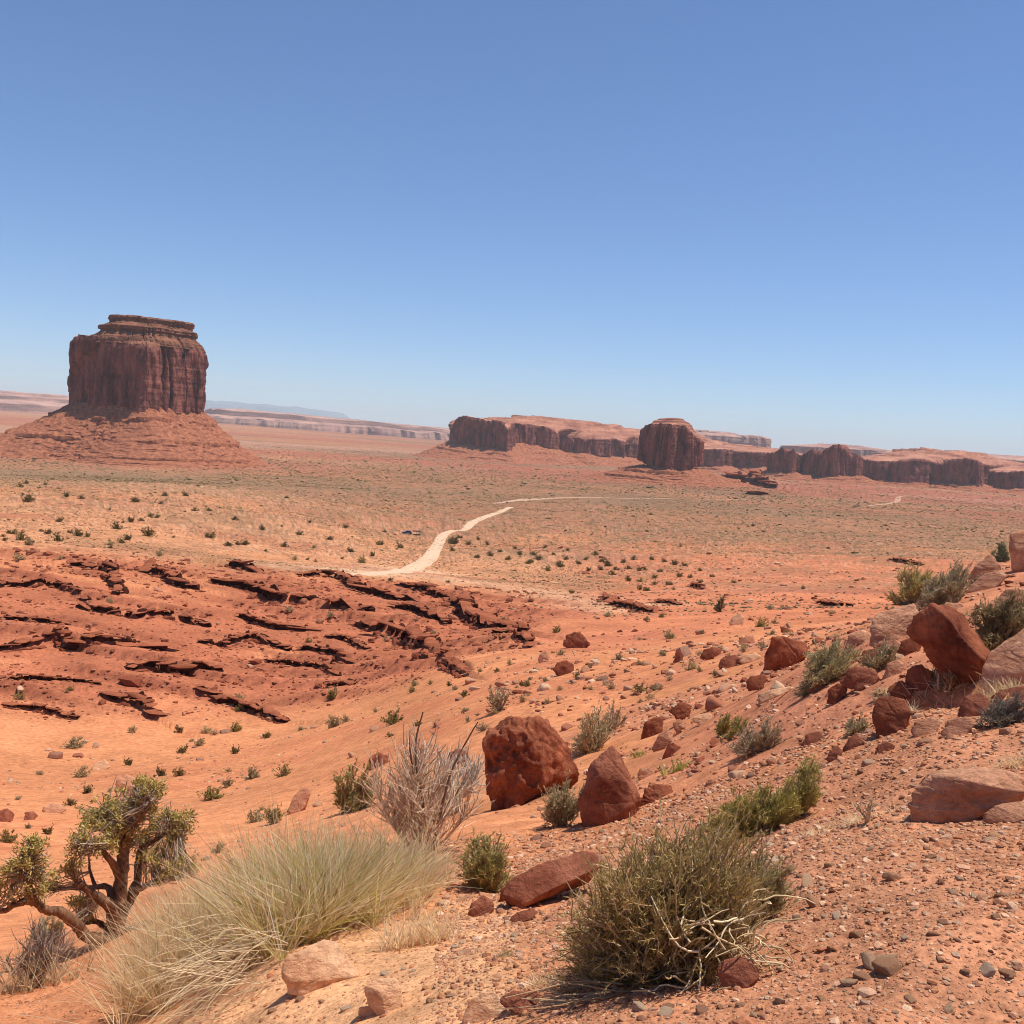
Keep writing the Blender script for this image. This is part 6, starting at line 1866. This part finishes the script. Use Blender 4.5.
scrub(115000, (-.52, .52, 600, 2200), 0.30, [(.19, .142, .072), (.25, .188, .10), (.32, .235, .13), (.14, .108, .052), (.40, .27, .16)], 5, lambda x, y, q: fbm(x / 110, y / 150, oct=4, seed=61) + q.normal(0, .35, len(x)) > -0.08)
scrub(1500, (-.52, .52, 560, 1700), 0.62, [(.11, .085, .035), (.15, .115, .05)], 15, lambda x, y, q: fbm(x / 140, y / 140, oct=3, seed=71) + q.normal(0, .25, len(x)) > 0.12)
scrub(17000, (-.52, .1, 285, 660), 0.27, [(.24, .18, .09), (.33, .25, .14), (.17, .13, .06), (.42, .30, .18), (.30, .17, .10)], 6, lambda x, y, q: fbm(x / 40, y / 40, oct=3, seed=62) + q.normal(0, .2, len(x)) > -0.02)
scrub(5500, (0.0, .52, 180, 620), 0.30, [(.30, .22, .14), (.26, .2, .12), (.18, .15, .08)], 7, lambda x, y, q: fbm(x / 45, y / 45, oct=3, seed=63) + q.normal(0, .2, len(x)) > 0.0)
scrub(9000, (-.52, .52, 1500, 3600), 0.7, [(.20, .17, .10), (.26, .2, .12)], 8)

# ------------------------------------------------------------------ parked car and the brown shelter by the road
M_CARPAINT = mat_plain("dark_blue_paint", (0.035, 0.05, 0.13), 0.35)
M_GLASS = mat_plain("dark_glass", (0.02, 0.025, 0.03), 0.1)
M_TYRE = mat_plain("tyre_rubber", (0.02, 0.02, 0.02), 0.8)
M_BROWN = mat_plain("brown_boards", (0.20, 0.085, 0.05), 0.8)


def prism(prof, y0, y1, taper=0.0):
    """side profile (x, z) extruded across y with a slightly narrower top"""
    p = np.array(prof, float)
    n_ = len(p)
    zz = (p[:, 1] - p[:, 1].min()) / max(np.ptp(p[:, 1]), 1e-6)
    A = np.stack([p[:, 0], y0 + taper * zz, p[:, 1]], -1)
    B = np.stack([p[:, 0], y1 - taper * zz, p[:, 1]], -1)
    i = np.arange(n_)
    side = np.stack([i, (i + 1) % n_, n_ + (i + 1) % n_, n_ + i], -1)
    cA, cB = A.mean(0), B.mean(0)
    V = np.vstack([A, B, cA, cB])
    tr = np.vstack([np.stack([(i + 1) % n_, i, np.full(n_, 2 * n_)], -1), np.stack([n_ + i, n_ + (i + 1) % n_, np.full(n_, 2 * n_ + 1)], -1)])
    return V, [tr, side]


def place(V, g, a, k=1.0):
    return (V * k) @ rotz(a).T + g


g = cast([407], [534])[0]
car = empty('parked_car', g, label='tiny dark blue car parked on the sand beside the pale road', cat='car')
KC, AC = 1.5, 0.12
V, Fc = prism([(-2.2, .35), (-2.2, .8), (-1.9, .92), (-1.0, .98), (1.9, 1.0), (2.15, .9), (2.2, .5), (2.2, .35)], -.88, .88, .08)
part('body', place(V, g, AC, KC), Fc, M_CARPAINT, car, smooth=False)
V, Fc = prism([(-1.0, .97), (-.35, 1.5), (1.2, 1.52), (1.85, 1.0)], -.80, .80, .16)
part('cabin', place(V, g, AC, KC), Fc, M_GLASS, car, smooth=False)
V, Fc = prism([(-.36, 1.5), (-.3, 1.56), (1.15, 1.58), (1.22, 1.52)], -.66, .66, .04)
part('roof', place(V, g, AC, KC), Fc, M_CARPAINT, car, smooth=False)
aa = np.arange(14) / 14 * 2 * math.pi
for wx in (-1.35, 1.4):
    for wy in (-.9, .72):
        V, Fc = prism(np.stack([wx + .33 * np.cos(aa), .33 + .33 * np.sin(aa)], -1), wy, wy + .2)
        part('wheel', place(V, g, AC, KC), Fc, M_TYRE, car, smooth=False)
g = cast([416.5], [535])[0]
hut = empty('shade_shelter', g, label='tiny brown roofed shelter standing right of the dark blue car', cat='shelter')
box = lambda x0, x1, y0, y1, z0, z1: prism([(x0, z0), (x1, z0), (x1, z1), (x0, z1)], y0, y1)
V, Fc = box(-2.6, 2.6, -1.6, 1.6, 2.5, 2.95)
V[:, 2] += 0.10 * V[:, 1]
part('roof', place(V, g, .1), Fc, M_BROWN, hut, smooth=False)
for px_ in (-2.3, 0, 2.3):
    for py_ in (-1.35, 1.35):
        V, Fc = box(px_ - .09, px_ + .09, py_ - .09, py_ + .09, -.2, 2.5)
        part('post', place(V, g, .1), Fc, M_BROWN, hut, smooth=False)
V, Fc = box(-2.2, 2.2, -1.2, -.6, .05, .7)
part('counter', place(V, g, .1), Fc, M_BROWN, hut, smooth=False)

# ------------------------------------------------------------------ haze: one closed box of even pale air
HX, HB, HT = 52000.0, -82.0, 900.0
hv = [(x, y, z) for x in (-HX, HX) for y in (-HX, HX) for z in (HB, HT)]
hf = np.array([(0, 1, 3, 2), (4, 6, 7, 5), (0, 4, 5, 1), (2, 3, 7, 6), (0, 2, 6, 4), (1, 5, 7, 3)])
M_HAZE = bpy.data.materials.new("pale_air")
M_HAZE.use_nodes = True
ht = M_HAZE.node_tree
ht.nodes.clear()
pv = ht.nodes.new('ShaderNodeVolumePrincipled')
pv.inputs['Color'].default_value = (0.74, 0.93, 1.0, 1)
pv.inputs['Density'].default_value = 3.4e-5
pv.inputs['Anisotropy'].default_value = 0.0
ho = ht.nodes.new('ShaderNodeOutputMaterial')
ht.links.new(pv.outputs[0], ho.inputs['Volume'])
single('haze', hv, [hf], M_HAZE, smooth=False, kind='stuff')
S.cycles.volume_bounces = 2
